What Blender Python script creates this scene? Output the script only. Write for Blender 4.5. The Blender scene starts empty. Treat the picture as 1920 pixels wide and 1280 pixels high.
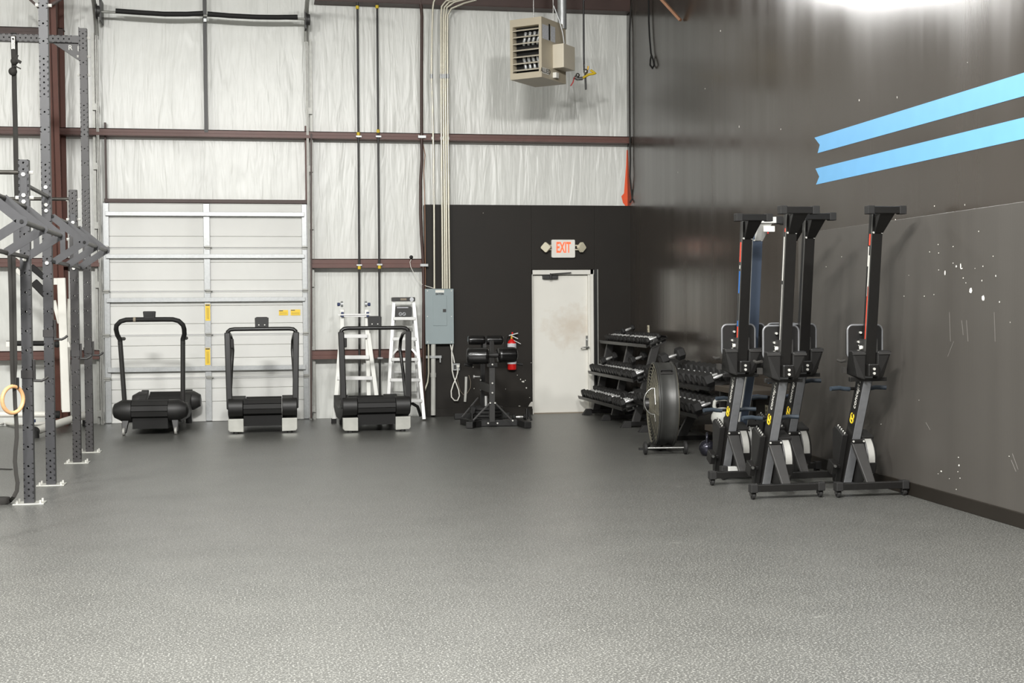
import bpy, bmesh, math, random
from mathutils import Vector, Matrix
random.seed(7)
S = bpy.context.scene
COL = S.collection
PI = math.pi

# ---------------------------------------------------------------- camera
F_PX = 2530.0                      # focal length in pixels of the 1920 x 1280 frame
CAM = Vector((0.0, 0.0, 1.56))
ROT = Matrix(((0.9827295, -0.1848870, -0.0077154),      # right
              (-0.0123829, -0.0241041, -0.9996328),     # down
              (0.1846331, 0.9824641, -0.0259772)))      # forward
cd = bpy.data.cameras.new('camera'); cam = bpy.data.objects.new('camera', cd); COL.objects.link(cam)
cd.sensor_width = 36.0; cd.lens = F_PX / 1920 * 36; cd.clip_end = 200
M = Matrix((ROT[0], -ROT[1], -ROT[2])).transposed().to_4x4(); M.translation = CAM
cam.matrix_world = M
S.camera = cam

# ---------------------------------------------------------------- light
S.view_settings.view_transform = 'Standard'; S.view_settings.look = 'None'
S.view_settings.gamma = 1.0; S.view_settings.use_curve_mapping = False
S.view_settings.exposure = 0.0
w = bpy.data.worlds.new('daylight'); S.world = w; w.use_nodes = True
w.node_tree.nodes['Background'].inputs[0].default_value = (1.0, 0.995, 0.98, 1)
w.node_tree.nodes['Background'].inputs[1].default_value = 0.5
def lamp(x, y, z, power, sx=1.2, sy=0.6, spread=PI, rot=(0, 0, 0), color=(1.0, 0.99, 0.965)):
    l = bpy.data.lights.new('high_bay_light', 'AREA'); l.shape = 'RECTANGLE'; l.size = sx; l.size_y = sy
    l.energy = power; l.color = color; l.spread = spread
    o = bpy.data.objects.new('high_bay_light', l); COL.objects.link(o); o.location = (x, y, z); o.rotation_euler = rot
    return o
for x, y, p in ((-4.5, 5, 200), (-0.6, 2.6, 1900), (3.6, 5, 80), (-4.5, 11, 180), (0.3, 11, 90), (3.4, 11, 60)):
    lamp(x, y, 6.35, p)
for x, p in ((-5.0, 530), (-0.8, 590), (3.0, 440)):                       # flood lamps turned towards the far wall
    lamp(x, 4.0, 6.2, p, 1.0, 0.6, rot=(math.radians(46), 0, 0))
fl_ = lamp(2.2, 16.9, 6.05, 38, 1.8, 0.7, spread=math.radians(75))      # narrow flood near the far wall, turned to the dark right wall
fl_.rotation_euler = (Vector((5.25, 11.2, 4.0)) - Vector((2.2, 16.9, 6.05))).to_track_quat('-Z', 'Y').to_euler()

# ---------------------------------------------------------------- helpers
def ray(x, y): return ROT.transposed() @ Vector((x - 960, y - 640, F_PX))
def P(x, y, Y):                      # the point that far back which the photograph shows there
    d = ray(x, y); return CAM + d * (Y / d.y)
def PZ(x, y, z=0.0):
    d = ray(x, y); return CAM + d * ((z - CAM.z) / d.z)
WX0, WY0, WK = 5.205, 9.5, 0.0150    # the right wall, a touch out of square
def wall_x(y): return WX0 + WK * (y - WY0)
def PW(x, y, off=0.0):               # on the right wall, off metres proud of it
    d = ray(x, y); k = (WX0 - off - WK * WY0) / (d.x - WK * d.y); return CAM + d * k

def lin(c): return c / 12.92 if c <= 0.04045 else ((c + 0.055) / 1.055) ** 2.4
def rgb(r, g, b): return (lin(r / 255), lin(g / 255), lin(b / 255), 1)
MATS = {}
def mat(name, col, rough=0.5, metal=0.0, bump=0.0, bscale=80.0, var=0.0, vscale=6.0, stretch=(1, 1, 1), spec=0.5, emit=0.0, coat=0.0, rvar=0.0):
    m = bpy.data.materials.new(name); m.use_nodes = True; nt = m.node_tree; b = nt.nodes['Principled BSDF']
    b.inputs['Base Color'].default_value = rgb(*col); b.inputs['Roughness'].default_value = rough
    b.inputs['Metallic'].default_value = metal; b.inputs['Specular IOR Level'].default_value = spec
    if coat: b.inputs['Coat Weight'].default_value = coat
    tc = nt.nodes.new('ShaderNodeTexCoord'); mp = nt.nodes.new('ShaderNodeMapping'); mp.inputs['Scale'].default_value = stretch
    nt.links.new(tc.outputs['Object'], mp.inputs[0])
    if emit:
        b.inputs['Emission Color'].default_value = rgb(*col); b.inputs['Emission Strength'].default_value = emit
    n = nt.nodes.new('ShaderNodeTexNoise'); n.inputs['Scale'].default_value = vscale; n.inputs['Detail'].default_value = 5
    nt.links.new(mp.outputs[0], n.inputs['Vector'])
    if var or not bump:
        v = var or 0.04
        r = nt.nodes.new('ShaderNodeMapRange'); r.inputs['From Min'].default_value = 0.3; r.inputs['From Max'].default_value = 0.7
        r.inputs['To Min'].default_value = 1 - v; r.inputs['To Max'].default_value = 1 + v
        nt.links.new(n.outputs[0], r.inputs[0])
        h = nt.nodes.new('ShaderNodeHueSaturation'); h.inputs['Color'].default_value = rgb(*col)
        nt.links.new(r.outputs[0], h.inputs['Value']); nt.links.new(h.outputs[0], b.inputs['Base Color'])
    if rvar:
        r2 = nt.nodes.new('ShaderNodeMapRange'); r2.inputs['From Min'].default_value = 0.3; r2.inputs['From Max'].default_value = 0.7
        r2.inputs['To Min'].default_value = max(0.02, rough - rvar); r2.inputs['To Max'].default_value = rough + rvar
        nt.links.new(n.outputs[0], r2.inputs[0]); nt.links.new(r2.outputs[0], b.inputs['Roughness'])
    if bump:
        n2 = nt.nodes.new('ShaderNodeTexNoise'); n2.inputs['Scale'].default_value = bscale; n2.inputs['Detail'].default_value = 4
        nt.links.new(mp.outputs[0], n2.inputs['Vector'])
        bp = nt.nodes.new('ShaderNodeBump'); bp.inputs['Strength'].default_value = bump; bp.inputs['Distance'].default_value = 0.02
        nt.links.new(n2.outputs[0], bp.inputs['Height']); nt.links.new(bp.outputs[0], b.inputs['Normal'])
    MATS[name] = m; return m

class MB:
    """collects shapes and links them as one mesh object"""
    def __init__(s): s.bm = bmesh.new()
    def mesh(s, vs, fs):
        v = [s.bm.verts.new(p) for p in vs]
        for f in fs:
            try: s.bm.faces.new([v[i] for i in f])
            except ValueError: pass
        return s
    def hexa(s, v): return s.mesh(v, [(0, 3, 2, 1), (4, 5, 6, 7), (0, 1, 5, 4), (1, 2, 6, 5), (2, 3, 7, 6), (3, 0, 4, 7)])
    def box(s, c, d, R=None):
        c = Vector(c); o = []
        for z in (-1, 1):
            for x, y in ((-1, -1), (1, -1), (1, 1), (-1, 1)):
                q = Vector((x * d[0] / 2, y * d[1] / 2, z * d[2] / 2)); o.append(c + (R @ q if R else q))
        return s.hexa(o)
    def span(s, a, b):
        a = Vector(a); b = Vector(b); return s.box((a + b) / 2, [abs(b[i] - a[i]) for i in range(3)])
    def beam(s, a, b, w, h, up=(0, 0, 1), w2=None, h2=None):
        a = Vector(a); b = Vector(b); d = (b - a).normalized(); x = d.cross(Vector(up))
        if x.length < 1e-4: x = d.cross(Vector((0, 1, 0)))
        x.normalize(); y = x.cross(d); o = []
        for p, ww, hh in ((a, w, h), (b, w2 or w, h2 or h)):
            o += [p - x * ww / 2 - y * hh / 2, p + x * ww / 2 - y * hh / 2, p + x * ww / 2 + y * hh / 2, p - x * ww / 2 + y * hh / 2]
        return s.hexa(o)
    def prism(s, poly, vec):
        n = len(poly); poly = [Vector(p) for p in poly]; vec = Vector(vec)
        return s.mesh(poly + [p + vec for p in poly], [tuple(range(n - 1, -1, -1)), tuple(range(n, 2 * n))] + [(i, (i + 1) % n, n + (i + 1) % n, n + i) for i in range(n)])
    def tube(s, pts, r, seg=10, closed=False, flat=None):
        pts = [Vector(p) for p in pts]; n = len(pts); vs = []; fs = []
        t = [(pts[(i + 1) % n] - pts[i - 1]) if closed or 0 < i < n - 1 else (pts[1] - pts[0] if i == 0 else pts[-1] - pts[-2]) for i in range(n)]
        t = [q.normalized() for q in t]
        nrm = t[0].cross(Vector((0, 0, 1)))
        if abs(t[0].z) > .8: nrm = t[0].cross(Vector((0, 1, 0)))
        nrm.normalize()
        for i in range(n):
            nrm = (nrm - t[i] * nrm.dot(t[i])).normalized(); bi = t[i].cross(nrm)
            ri = r[i] if isinstance(r, (list, tuple)) else r
            for k in range(seg):
                a = 2 * PI * k / seg
                vs.append(pts[i] + nrm * math.cos(a) * ri + bi * math.sin(a) * (flat if flat else ri))
        m = n if closed else n - 1
        for i in range(m):
            for k in range(seg):
                j = (i + 1) % n; k2 = (k + 1) % seg
                fs.append((i * seg + k, i * seg + k2, j * seg + k2, j * seg + k))
        if not closed: fs += [tuple(range(seg - 1, -1, -1)), tuple((n - 1) * seg + k for k in range(seg))]
        return s.mesh(vs, fs)
    def cyl(s, a, b, r, r2=None, seg=16): return s.tube([a, b], [r, r2 if r2 is not None else r], seg)
    def lathe(s, o, axis, prof, seg=20):
        o = Vector(o); z = Vector(axis).normalized(); x = z.orthogonal().normalized(); y = z.cross(x); vs = []; fs = []
        for r, h in prof:
            for k in range(seg):
                a = 2 * PI * k / seg; vs.append(o + z * h + (x * math.cos(a) + y * math.sin(a)) * max(r, 1e-4))
        for i in range(len(prof) - 1):
            for k in range(seg):
                k2 = (k + 1) % seg; fs.append((i * seg + k, i * seg + k2, (i + 1) * seg + k2, (i + 1) * seg + k))
        n = len(prof)
        fs += [tuple(range(seg - 1, -1, -1)), tuple((n - 1) * seg + k for k in range(seg))]
        return s.mesh(vs, fs)
    def ball(s, c, r, seg=12):
        return s.lathe(c, (0, 0, 1), [(r * math.sin(PI * i / seg), -r * math.cos(PI * i / seg)) for i in range(seg + 1)], seg * 2)
    def build(s, name, m, parent=None, world=True, smooth=None, bevel=0.0, bseg=2, split=False):
        """world: the shapes were given in world coordinates; parents here are only ever moved, not turned, while building"""
        if split:                                   # every loose piece becomes a part of its own
            todo = set(s.bm.verts); isl = []
            while todo:
                st = [todo.pop()]; g = []
                while st:
                    v = st.pop(); g.append(v)
                    for e in v.link_edges:
                        u = e.other_vert(v)
                        if u in todo: todo.remove(u); st.append(u)
                isl.append(g)
            out = []
            for g in isl:
                ix = {v: i for i, v in enumerate(g)}; fs = {f for v in g for f in v.link_faces}
                out.append(MB().mesh([v.co.copy() for v in g], [tuple(ix[v] for v in f.verts) for f in fs]).build(name, m, parent, world, smooth, bevel, bseg))
            s.bm.free(); return out
        bmesh.ops.recalc_face_normals(s.bm, faces=s.bm.faces[:])
        if parent is not None and world:
            off = Vector((0, 0, 0)); q = parent
            while q: off += q.location; q = q.parent
            for v in s.bm.verts: v.co -= off
        me = bpy.data.meshes.new(name); s.bm.to_mesh(me); s.bm.free()
        if isinstance(m, str): m = MATS[m]
        me.materials.append(m)
        o = bpy.data.objects.new(name, me); COL.objects.link(o)
        if parent: o.parent = parent
        if smooth:
            for p in me.polygons: p.use_smooth = True
            me.set_sharp_from_angle(angle=math.radians(smooth))
        if bevel:
            b = o.modifiers.new('bevel', 'BEVEL'); b.width = bevel; b.segments = bseg; b.limit_method = 'ANGLE'; b.angle_limit = math.radians(40)
        return o
def tag(o, label=None, cat=None, group=None, kind=None):
    if label: o['label'] = label
    if cat: o['category'] = cat
    if group: o['group'] = group
    if kind: o['kind'] = kind
    return o
def thing(name, loc, label, cat, group=None, rz=0):
    o = bpy.data.objects.new(name, None); COL.objects.link(o); o.location = loc; o.rotation_euler = (0, 0, rz); o.empty_display_size = 0.1
    return tag(o, label, cat, group)
def copy_tree(o, parent=None):
    c = o.copy(); COL.objects.link(c)
    if parent: c.parent = parent
    for ch in list(o.children): copy_tree(ch, c)
    return c
def text(body, size, m, parent, origin, right, up, name='lettering', align='CENTER', extrude=0.0015, world=True, bold=0.0):
    cu = bpy.data.curves.new('t', 'FONT'); cu.body = body; cu.size = size; cu.align_x = align; cu.align_y = 'CENTER'; cu.extrude = extrude; cu.offset = bold
    t = bpy.data.objects.new('t', cu); COL.objects.link(t)
    dg = bpy.context.evaluated_depsgraph_get(); me = bpy.data.meshes.new_from_object(t.evaluated_get(dg))
    bpy.data.objects.remove(t); bpy.data.curves.remove(cu)
    r = Vector(right).normalized(); u = Vector(up); u = (u - r * u.dot(r)).normalized(); n = r.cross(u)
    off = Vector((0, 0, 0)); q = parent
    while q and world: off += q.location; q = q.parent
    for v in me.vertices: v.co = Vector(origin) - off + r * v.co.x + u * v.co.y + n * v.co.z
    me.materials.clear(); me.materials.append(MATS[m])
    o = bpy.data.objects.new(name, me); COL.objects.link(o); o.parent = parent
    return o
def arc(c, r, a0, a1, x, y, n=8):
    c = Vector(c); x = Vector(x); y = Vector(y)
    return [c + x * r * math.cos(a0 + (a1 - a0) * i / n) + y * r * math.sin(a0 + (a1 - a0) * i / n) for i in range(n + 1)]
def rrect(w, h, r, n=5):
    o = []
    for cx, cy, a in ((w / 2 - r, h / 2 - r, 0), (-w / 2 + r, h / 2 - r, PI / 2), (-w / 2 + r, -h / 2 + r, PI), (w / 2 - r, -h / 2 + r, 1.5 * PI)):
        o += [(cx + r * math.cos(a + PI / 2 * i / n), cy + r * math.sin(a + PI / 2 * i / n)) for i in range(n + 1)]
    return o

# ---------------------------------------------------------------- materials
mat('black_paint', (29, 25, 20), 0.55, spec=0.3, bump=0.05, bscale=140, var=0.12, vscale=1.5)
mat('right_wall_paint', (58, 53, 48), 0.22, bump=0.05, bscale=5, stretch=(1, 1.4, 0.06), var=0.04, vscale=1.2, rvar=0.07, spec=0.5)
mat('right_panel_paint', (72, 69, 65), 0.38, bump=0.02, bscale=30, stretch=(1, 2.5, 0.08), var=0.05, vscale=2.0, rvar=0.04)
mat('brown_steel', (92, 56, 47), 0.45, var=0.08, vscale=8)
mat('dark_brown_steel', (62, 42, 36), 0.5, var=0.08, vscale=8)
mat('column_brown', (86, 46, 33), 0.6, var=0.08, vscale=8)
mat('galvanized', (168, 170, 170), 0.38, 0.55, var=0.08, vscale=30)
mat('galvanized_dull', (150, 150, 145), 0.45, 0.5, var=0.1, vscale=20)
mat('door_panel', (216, 216, 212), 0.5, var=0.015)
mat('door_paint', (222, 220, 212), 0.5, var=0.015)
mat('ceiling_white', (190, 190, 186), 0.6)
mat('black_metal', (19, 18, 17), 0.38, var=0.1, vscale=30)
mat('black_satin', (22, 21, 20), 0.32, var=0.1, vscale=30)
mat('black_plastic', (24, 23, 22), 0.5, bump=0.05, bscale=300)
mat('black_rubber', (21, 20, 19), 0.7, bump=0.1, bscale=200)
mat('dark_grey_metal', (47, 46, 45), 0.45, var=0.08, vscale=30)
mat('rig_steel', (53, 53, 55), 0.42, 0.0, var=0.06, vscale=25, bump=0.02, bscale=200)
mat('rig_bar', (56, 53, 48), 0.38, 0.35, var=0.25, vscale=25)
mat('rig_dark', (44, 42, 42), 0.45, var=0.06, vscale=25)
mat('bolt_zinc', (215, 214, 208), 0.3, 0.4)
mat('chrome', (232, 232, 230), 0.28, 0.75)
mat('steel', (165, 165, 162), 0.3, 0.9)
mat('brushed', (172, 172, 165), 0.35, 0.35, var=0.1, vscale=8)
mat('aluminium', (222, 222, 220), 0.4, 0.15)
mat('ladder_white', (228, 228, 222), 0.45)
mat('beam_grey', (122, 123, 125), 0.35, 0.3, var=0.08, vscale=20)
mat('cage_silver', (158, 157, 152), 0.4, 0.3, bump=0.3, bscale=400)
mat('light_grey_plastic', (190, 190, 186), 0.45)
mat('blue_grey', (72, 82, 98), 0.4, 0.2)
mat('grip_blue', (40, 49, 58), 0.6)
mat('navy', (38, 52, 92), 0.5)
mat('white_frame', (232, 230, 222), 0.4)
mat('white_plastic', (228, 226, 218), 0.45)
mat('cream_plastic', (214, 208, 184), 0.45)
mat('sign_red', (255, 104, 62), 0.5, emit=0.55)
mat('red_paint', (206, 30, 28), 0.35)
mat('red_decal', (226, 74, 52), 0.5)
mat('blue_decal', (40, 104, 180), 0.5)
mat('white_decal', (205, 203, 196), 0.5)
mat('yellow', (214, 184, 40), 0.5)
mat('yellow_sticker', (246, 208, 60), 0.5)
mat('orange_spray', (240, 92, 48), 0.6)
mat('label_grey', (198, 200, 204), 0.5, var=0.15, vscale=60)
mat('stripe_blue', (100, 160, 204), 0.5, var=0.03)
mat('panel_grey', (140, 152, 154), 0.45, var=0.02)
mat('pvc_grey', (186, 186, 180), 0.5)
mat('conduit', (206, 202, 186), 0.35, 0.45)
mat('heater_beige', (182, 172, 152), 0.45, var=0.02)
mat('heater_light', (206, 198, 180), 0.45, var=0.02)
mat('wood_ring', (214, 166, 118), 0.45, var=0.08, vscale=20, stretch=(1, 1, 3))
mat('wood_raw', (150, 110, 84), 0.6, var=0.1)
mat('shelf_brown', (58, 51, 43), 0.6, var=0.1)
mat('vinyl_black', (20, 19, 19), 0.22, bump=0.05, bscale=25, coat=0.3)
mat('hole_black', (10, 9, 8), 0.8)
mat('kettle_grey', (160, 160, 154), 0.55, bump=0.1, bscale=150)
mat('kettle_dark', (52, 52, 60), 0.2, 0.7)
mat('strap_black', (40, 38, 35), 0.8)
mat('fan_drum', (54, 54, 52), 0.42, 0.2, var=0.12, vscale=5)
mat('fan_guard', (122, 118, 104), 0.4, 0.4)
mat('paint_chip', (214, 211, 203), 0.7)
mat('caulk', (140, 130, 115), 0.8)
mat('brass', (200, 160, 70), 0.35, 0.6)

def insulation():
    m = mat('insulation_facing', (216, 217, 212), 0.33, var=0.02)
    nt = m.node_tree; b = nt.nodes['Principled BSDF']
    tc = nt.nodes.new('ShaderNodeTexCoord')
    def noise(sc, scale, det, dist):
        mp = nt.nodes.new('ShaderNodeMapping'); mp.inputs['Scale'].default_value = sc; nt.links.new(tc.outputs['Object'], mp.inputs[0])
        n = nt.nodes.new('ShaderNodeTexNoise'); n.inputs['Scale'].default_value = scale; n.inputs['Detail'].default_value = det
        n.inputs['Distortion'].default_value = dist; nt.links.new(mp.outputs[0], n.inputs['Vector']); return n
    a = noise((1, 1, 0.13), 5.5, 2, 1.1); c = noise((1, 1, 0.35), 1.6, 2, 0.3)
    wv = noise((1, 1, 0.16), 13, 1, 1.2)
    ad = nt.nodes.new('ShaderNodeMath'); ad.operation = 'MULTIPLY_ADD'; ad.inputs[1].default_value = 0.35
    nt.links.new(wv.outputs[0], ad.inputs[0]); nt.links.new(a.outputs[0], ad.inputs[2])
    ad2 = nt.nodes.new('ShaderNodeMath'); ad2.operation = 'MULTIPLY_ADD'; ad2.inputs[1].default_value = 2.0
    nt.links.new(c.outputs[0], ad2.inputs[0]); nt.links.new(ad.outputs[0], ad2.inputs[2])
    bp = nt.nodes.new('ShaderNodeBump'); bp.inputs['Strength'].default_value = 0.32; bp.inputs['Distance'].default_value = 0.05
    nt.links.new(ad2.outputs[0], bp.inputs['Height']); nt.links.new(bp.outputs[0], b.inputs['Normal'])
insulation()
def floor_mat():
    m = mat('rubber_floor', (70, 70, 67), 0.36, spec=0.85, bump=0.12, bscale=160, var=0.10, vscale=2.2)
    nt = m.node_tree; b = nt.nodes['Principled BSDF']; src = b.inputs['Base Color'].links[0].from_socket
    tc = nt.nodes.new('ShaderNodeTexCoord')
    v = nt.nodes.new('ShaderNodeTexNoise'); v.inputs['Scale'].default_value = 95; v.inputs['Detail'].default_value = 2
    nt.links.new(tc.outputs['Object'], v.inputs['Vector'])
    r = nt.nodes.new('ShaderNodeMapRange'); r.inputs['From Min'].default_value = 0.52; r.inputs['From Max'].default_value = 0.72; r.inputs['To Max'].default_value = 0.55
    nt.links.new(v.outputs[0], r.inputs[0])
    mx = nt.nodes.new('ShaderNodeMix'); mx.data_type = 'RGBA'; mx.inputs['B'].default_value = rgb(170, 170, 164)
    nt.links.new(r.outputs[0], mx.inputs['Factor']); nt.links.new(src, mx.inputs['A'])
    # scuffs
    mp = nt.nodes.new('ShaderNodeMapping'); mp.inputs['Scale'].default_value = (0.7, 2.2, 1); nt.links.new(tc.outputs['Object'], mp.inputs[0])
    s = nt.nodes.new('ShaderNodeTexNoise'); s.inputs['Scale'].default_value = 3.5; s.inputs['Detail'].default_value = 8; s.inputs['Roughness'].default_value = 0.7
    nt.links.new(mp.outputs[0], s.inputs['Vector'])
    r2 = nt.nodes.new('ShaderNodeMapRange'); r2.inputs['From Min'].default_value = 0.66; r2.inputs['From Max'].default_value = 0.78; r2.inputs['To Max'].default_value = 0.6
    nt.links.new(s.outputs[0], r2.inputs[0])
    mx2 = nt.nodes.new('ShaderNodeMix'); mx2.data_type = 'RGBA'; mx2.inputs['B'].default_value = rgb(176, 176, 168)
    nt.links.new(r2.outputs[0], mx2.inputs['Factor']); nt.links.new(mx.outputs[2], mx2.inputs['A']); nt.links.new(mx2.outputs[2], b.inputs['Base Color'])
floor_mat()
def exit_door_mat():
    m = mat('exit_door_paint', (226, 224, 216), 0.5, var=0.01)
    nt = m.node_tree; b = nt.nodes['Principled BSDF']; src = b.inputs['Base Color'].links[0].from_socket
    geo = nt.nodes.new('ShaderNodeNewGeometry'); vm = nt.nodes.new('ShaderNodeVectorMath'); vm.operation = 'SUBTRACT'
    c = P(1076, 612, 19.08); vm.inputs[1].default_value = c
    sc = nt.nodes.new('ShaderNodeVectorMath'); sc.operation = 'MULTIPLY'; sc.inputs[1].default_value = (1.9, 0, 2.6)
    nt.links.new(geo.outputs['Position'], vm.inputs[0]); nt.links.new(vm.outputs[0], sc.inputs[0])
    ln = nt.nodes.new('ShaderNodeVectorMath'); ln.operation = 'LENGTH'; nt.links.new(sc.outputs[0], ln.inputs[0])
    n = nt.nodes.new('ShaderNodeTexNoise'); n.inputs['Scale'].default_value = 9; n.inputs['Detail'].default_value = 6
    nt.links.new(geo.outputs['Position'], n.inputs['Vector'])
    ad = nt.nodes.new('ShaderNodeMath'); ad.operation = 'MULTIPLY_ADD'; ad.inputs[1].default_value = -1.6; 
    nt.links.new(n.outputs[0], ad.inputs[0]); nt.links.new(ln.outputs[1], ad.inputs[2])
    r = nt.nodes.new('ShaderNodeMapRange'); r.inputs['From Min'].default_value = -0.75; r.inputs['From Max'].default_value = 0.15
    r.inputs['To Min'].default_value = 0.38; r.inputs['To Max'].default_value = 0.0; nt.links.new(ad.outputs[0], r.inputs[0])
    mx = nt.nodes.new('ShaderNodeMix'); mx.data_type = 'RGBA'; mx.inputs['B'].default_value = rgb(176, 150, 118)
    nt.links.new(r.outputs[0], mx.inputs['Factor']); nt.links.new(src, mx.inputs['A']); nt.links.new(mx.outputs[2], b.inputs['Base Color'])
exit_door_mat()
# SECTION: setting
YI, YG, YB = 19.20, 19.00, 19.06      # insulation, front of the girts, black boarding
XL, YN, ZC = -9.0, -7.0, 7.3
def structure(o): return tag(o, kind='structure')
structure(MB().span((XL - .2, YN, -0.1), (5.9, 19.5, 0)).build('floor', 'rubber_floor'))
structure(MB().span((XL - .2, YN, ZC), (5.9, 19.5, ZC + .1)).build('ceiling', 'ceiling_white'))
structure(MB().span((XL - .2, YN, 0), (XL, 19.5, ZC)).build('wall_left', 'insulation_facing'))
GX0, GX1 = P(197, 600, YI).x, P(579, 600, YI).x        # garage opening
GZ = P(385, 379, YI).z
m = MB(); m.span((XL, YI, 0), (GX0, YI + .12, ZC)); m.span((GX0, YI, GZ), (GX1, YI + .12, ZC)); m.span((GX1, YI, 0), (5.5, YI + .12, ZC))
wb = structure(m.build('wall_back', 'insulation_facing'))
# orange spray and its pink haze on the insulation
for nm, c, pts in (('spray_mark', 'orange_spray', [(1175, 281), (1184, 281), (1184, 388), (1174, 388), (1168, 380), (1165, 368), (1170, 362), (1172, 335), (1174, 310)]),):
    MB().mesh([P(x, y, YI - .003) for x, y in pts], [tuple(range(len(pts)))]).build(nm, c, wb)
# black boarding with the exit door opening
bx0, bx1 = P(798, 600, YB).x, 5.42
bz = P(1000, 384.5, YB).z
dx0, dx1 = P(998, 640, YB).x, P(1116, 640, YB).x; dz = P(1056, 505, YB).z
m = MB(); m.span((bx0, YB, 0), (dx0, YI, bz)); m.span((dx1, YB, 0), (bx1, YI, bz)); m.span((dx0, YB, dz), (dx1, YI, bz))
wbl = structure(m.build('wall_back_boarding', 'black_paint', bevel=.004))
def chips(name, parent, m_, items, proj):
    b = MB()
    for x, y, rx, ry in items:
        n = 7; b.mesh([proj(x + rx * math.cos(2 * PI * i / n) * random.uniform(.6, 1.1), y + ry * math.sin(2 * PI * i / n) * random.uniform(.6, 1.1)) for i in range(n)], [tuple(range(n))])
    return b.build(name, m_, parent)
chips('paint_chip', wbl, 'paint_chip', [(976, 711, 1.3, 1.6), (981, 715, 3, 2), (985, 713, 1, 1.5), (987, 727, 1.3, 1.6), (996, 680, .8, .8), (948, 729, .8, .8), (905, 740, .8, .8), (887, 688, .8, .8), (993, 745, .8, .8), (974, 761, 3, 1),
      (1194, 403, .6, 1.4), (1194, 451, .6, 1.4), (906, 399, .6, .8), (889, 728, .9, .9), (970, 703, .7, .7)], lambda x, y: P(x, y, YB - .003))
MB().mesh([P(x, y, YB - .003) for x, y in ((999, 753), (999, 766), (986, 765), (990, 763), (993, 757), (996, 753))], [tuple(range(6))]).build('bare_patch', 'paint_chip', wbl)
# right wall
def wxp(y, off, z): return Vector((wall_x(y) - off, y, z))
def wallslab(b, y0, y1, z0, z1, off, th): return b.hexa([wxp(y0, off, z0), wxp(y0, off - th, z0), wxp(y1, off - th, z0), wxp(y1, off, z0), wxp(y0, off, z1), wxp(y0, off - th, z1), wxp(y1, off - th, z1), wxp(y1, off, z1)])
wr = structure(wallslab(MB(), YN, YI + .12, 0, ZC, 0, .2).build('wall_right', 'right_wall_paint'))
py1 = PW(1499, 440).y; PZJ = 2.252
wp = structure(wallslab(MB(), YN, py1, 0, PZJ, .014, .016).build('wall_right_panel', 'right_panel_paint', bevel=.002))
bb = structure(wallslab(MB(), YN, py1, 0, .106, .030, .03).build('baseboard_right', 'black_paint', bevel=.004))
structure(MB().span((bx0, YB - .014, 0), (dx0 - .01, YB + .01, .115)).build('baseboard_back', 'black_paint', bevel=.003))
for name, pts in (('painted_stripe', [(1527, 258), (1930, 133), (1930, 177.2), (1533, 287), (1537, 271.5)]), ('painted_stripe', [(1529, 316), (1930, 217.5), (1930, 257.8), (1530, 346), (1536, 331)])):
    o = MB().mesh([PW(x, y, .003) for x, y in pts], [tuple(range(5))]).build(name, 'stripe_blue', wr); o['label'] = 'sky blue painted stripe with a notched end'
chips('paint_chip', wr, 'paint_chip', [(1679, 412, 1, 1.6), (1752, 386, 1, 1.6), (1809, 384, .6, 2), (1271, 323, .5, 1.6), (1351, 58, .8, 2), (1322, 166, .7, 1.4), (1611, 188, 1, 2.2), (1682, 182, .6, 3), (1386, 237, .8, 2.5), (1464, 242, .7, 1.5), (1814, 117, .8, .8)], lambda x, y: PW(x, y, .002))
chips('paint_chip', wp, 'paint_chip', [(1772, 511, 1.6, 7), (1820, 545, 3, 6.5), (1843, 558.5, 4, 6.5), (1801, 499, 1.4, 6), (1793, 499, 2, 3), (1803, 503, 2.5, 1.5), (1787, 493, .9, 1), (1760, 506, 1, 1.2), (1806, 521, 1.2, 1.6), (1811, 530, .9, 1.2), (1841, 526, .9, 2), (1867, 517, 1.2, 2.2), (1862, 480, 1, 1.2),
      (1843, 499, .9, 1.6), (1828, 503, .8, .8), (1743, 472, 1, 1.2), (1760, 474, 1, 1.2), (1759, 458, 1, 1.4), (1787, 462, .9, 1.4), (1874, 566, 1, 2), (1733, 555, .9, 1), (1751, 552, .9, 1), (1695, 555, .9, 1), (1704, 516, .8, .9), (1835, 433.5, 1, 1.5),
      (1549, 500, .8, 1), (1578, 481, .8, 1), (1652, 795, .9, 1), (1765, 883, 1.8, 2), (1798, 872, 1.4, 2.4), (1796, 884, .9, 1.2), (1797, 857, 1.2, 1.2), (1780, 897, .9, .9), (1800, 896, 1, 1.2), (1793, 917, .9, 1.2), (1759, 888, .8, .8), (1892, 855, 1, 1.2), (1894, 604, .6, 2), (1723, 750, .7, .7)], lambda x, y: PW(x, y, .017))
# scratches on the lower panel
b = MB()
for x0, y0, x1, y1 in ((1898, 850, 1909, 880), (1896, 862, 1905, 884), (1780, 585, 1782, 640), (1812, 600, 1815, 640), (1788, 640, 1777, 668), (1736, 792, 1744, 806), (1803, 600, 1806, 628), (1864, 585, 1866, 640)):
    p, q = PW(x0, y0, .0155), PW(x1, y1, .0155); b.beam(p, q, .0035, .001, up=(1, 0, 0))
b.build('scratch', mat('scratch_grey', (120, 116, 112), 0.6), wp)

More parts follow.
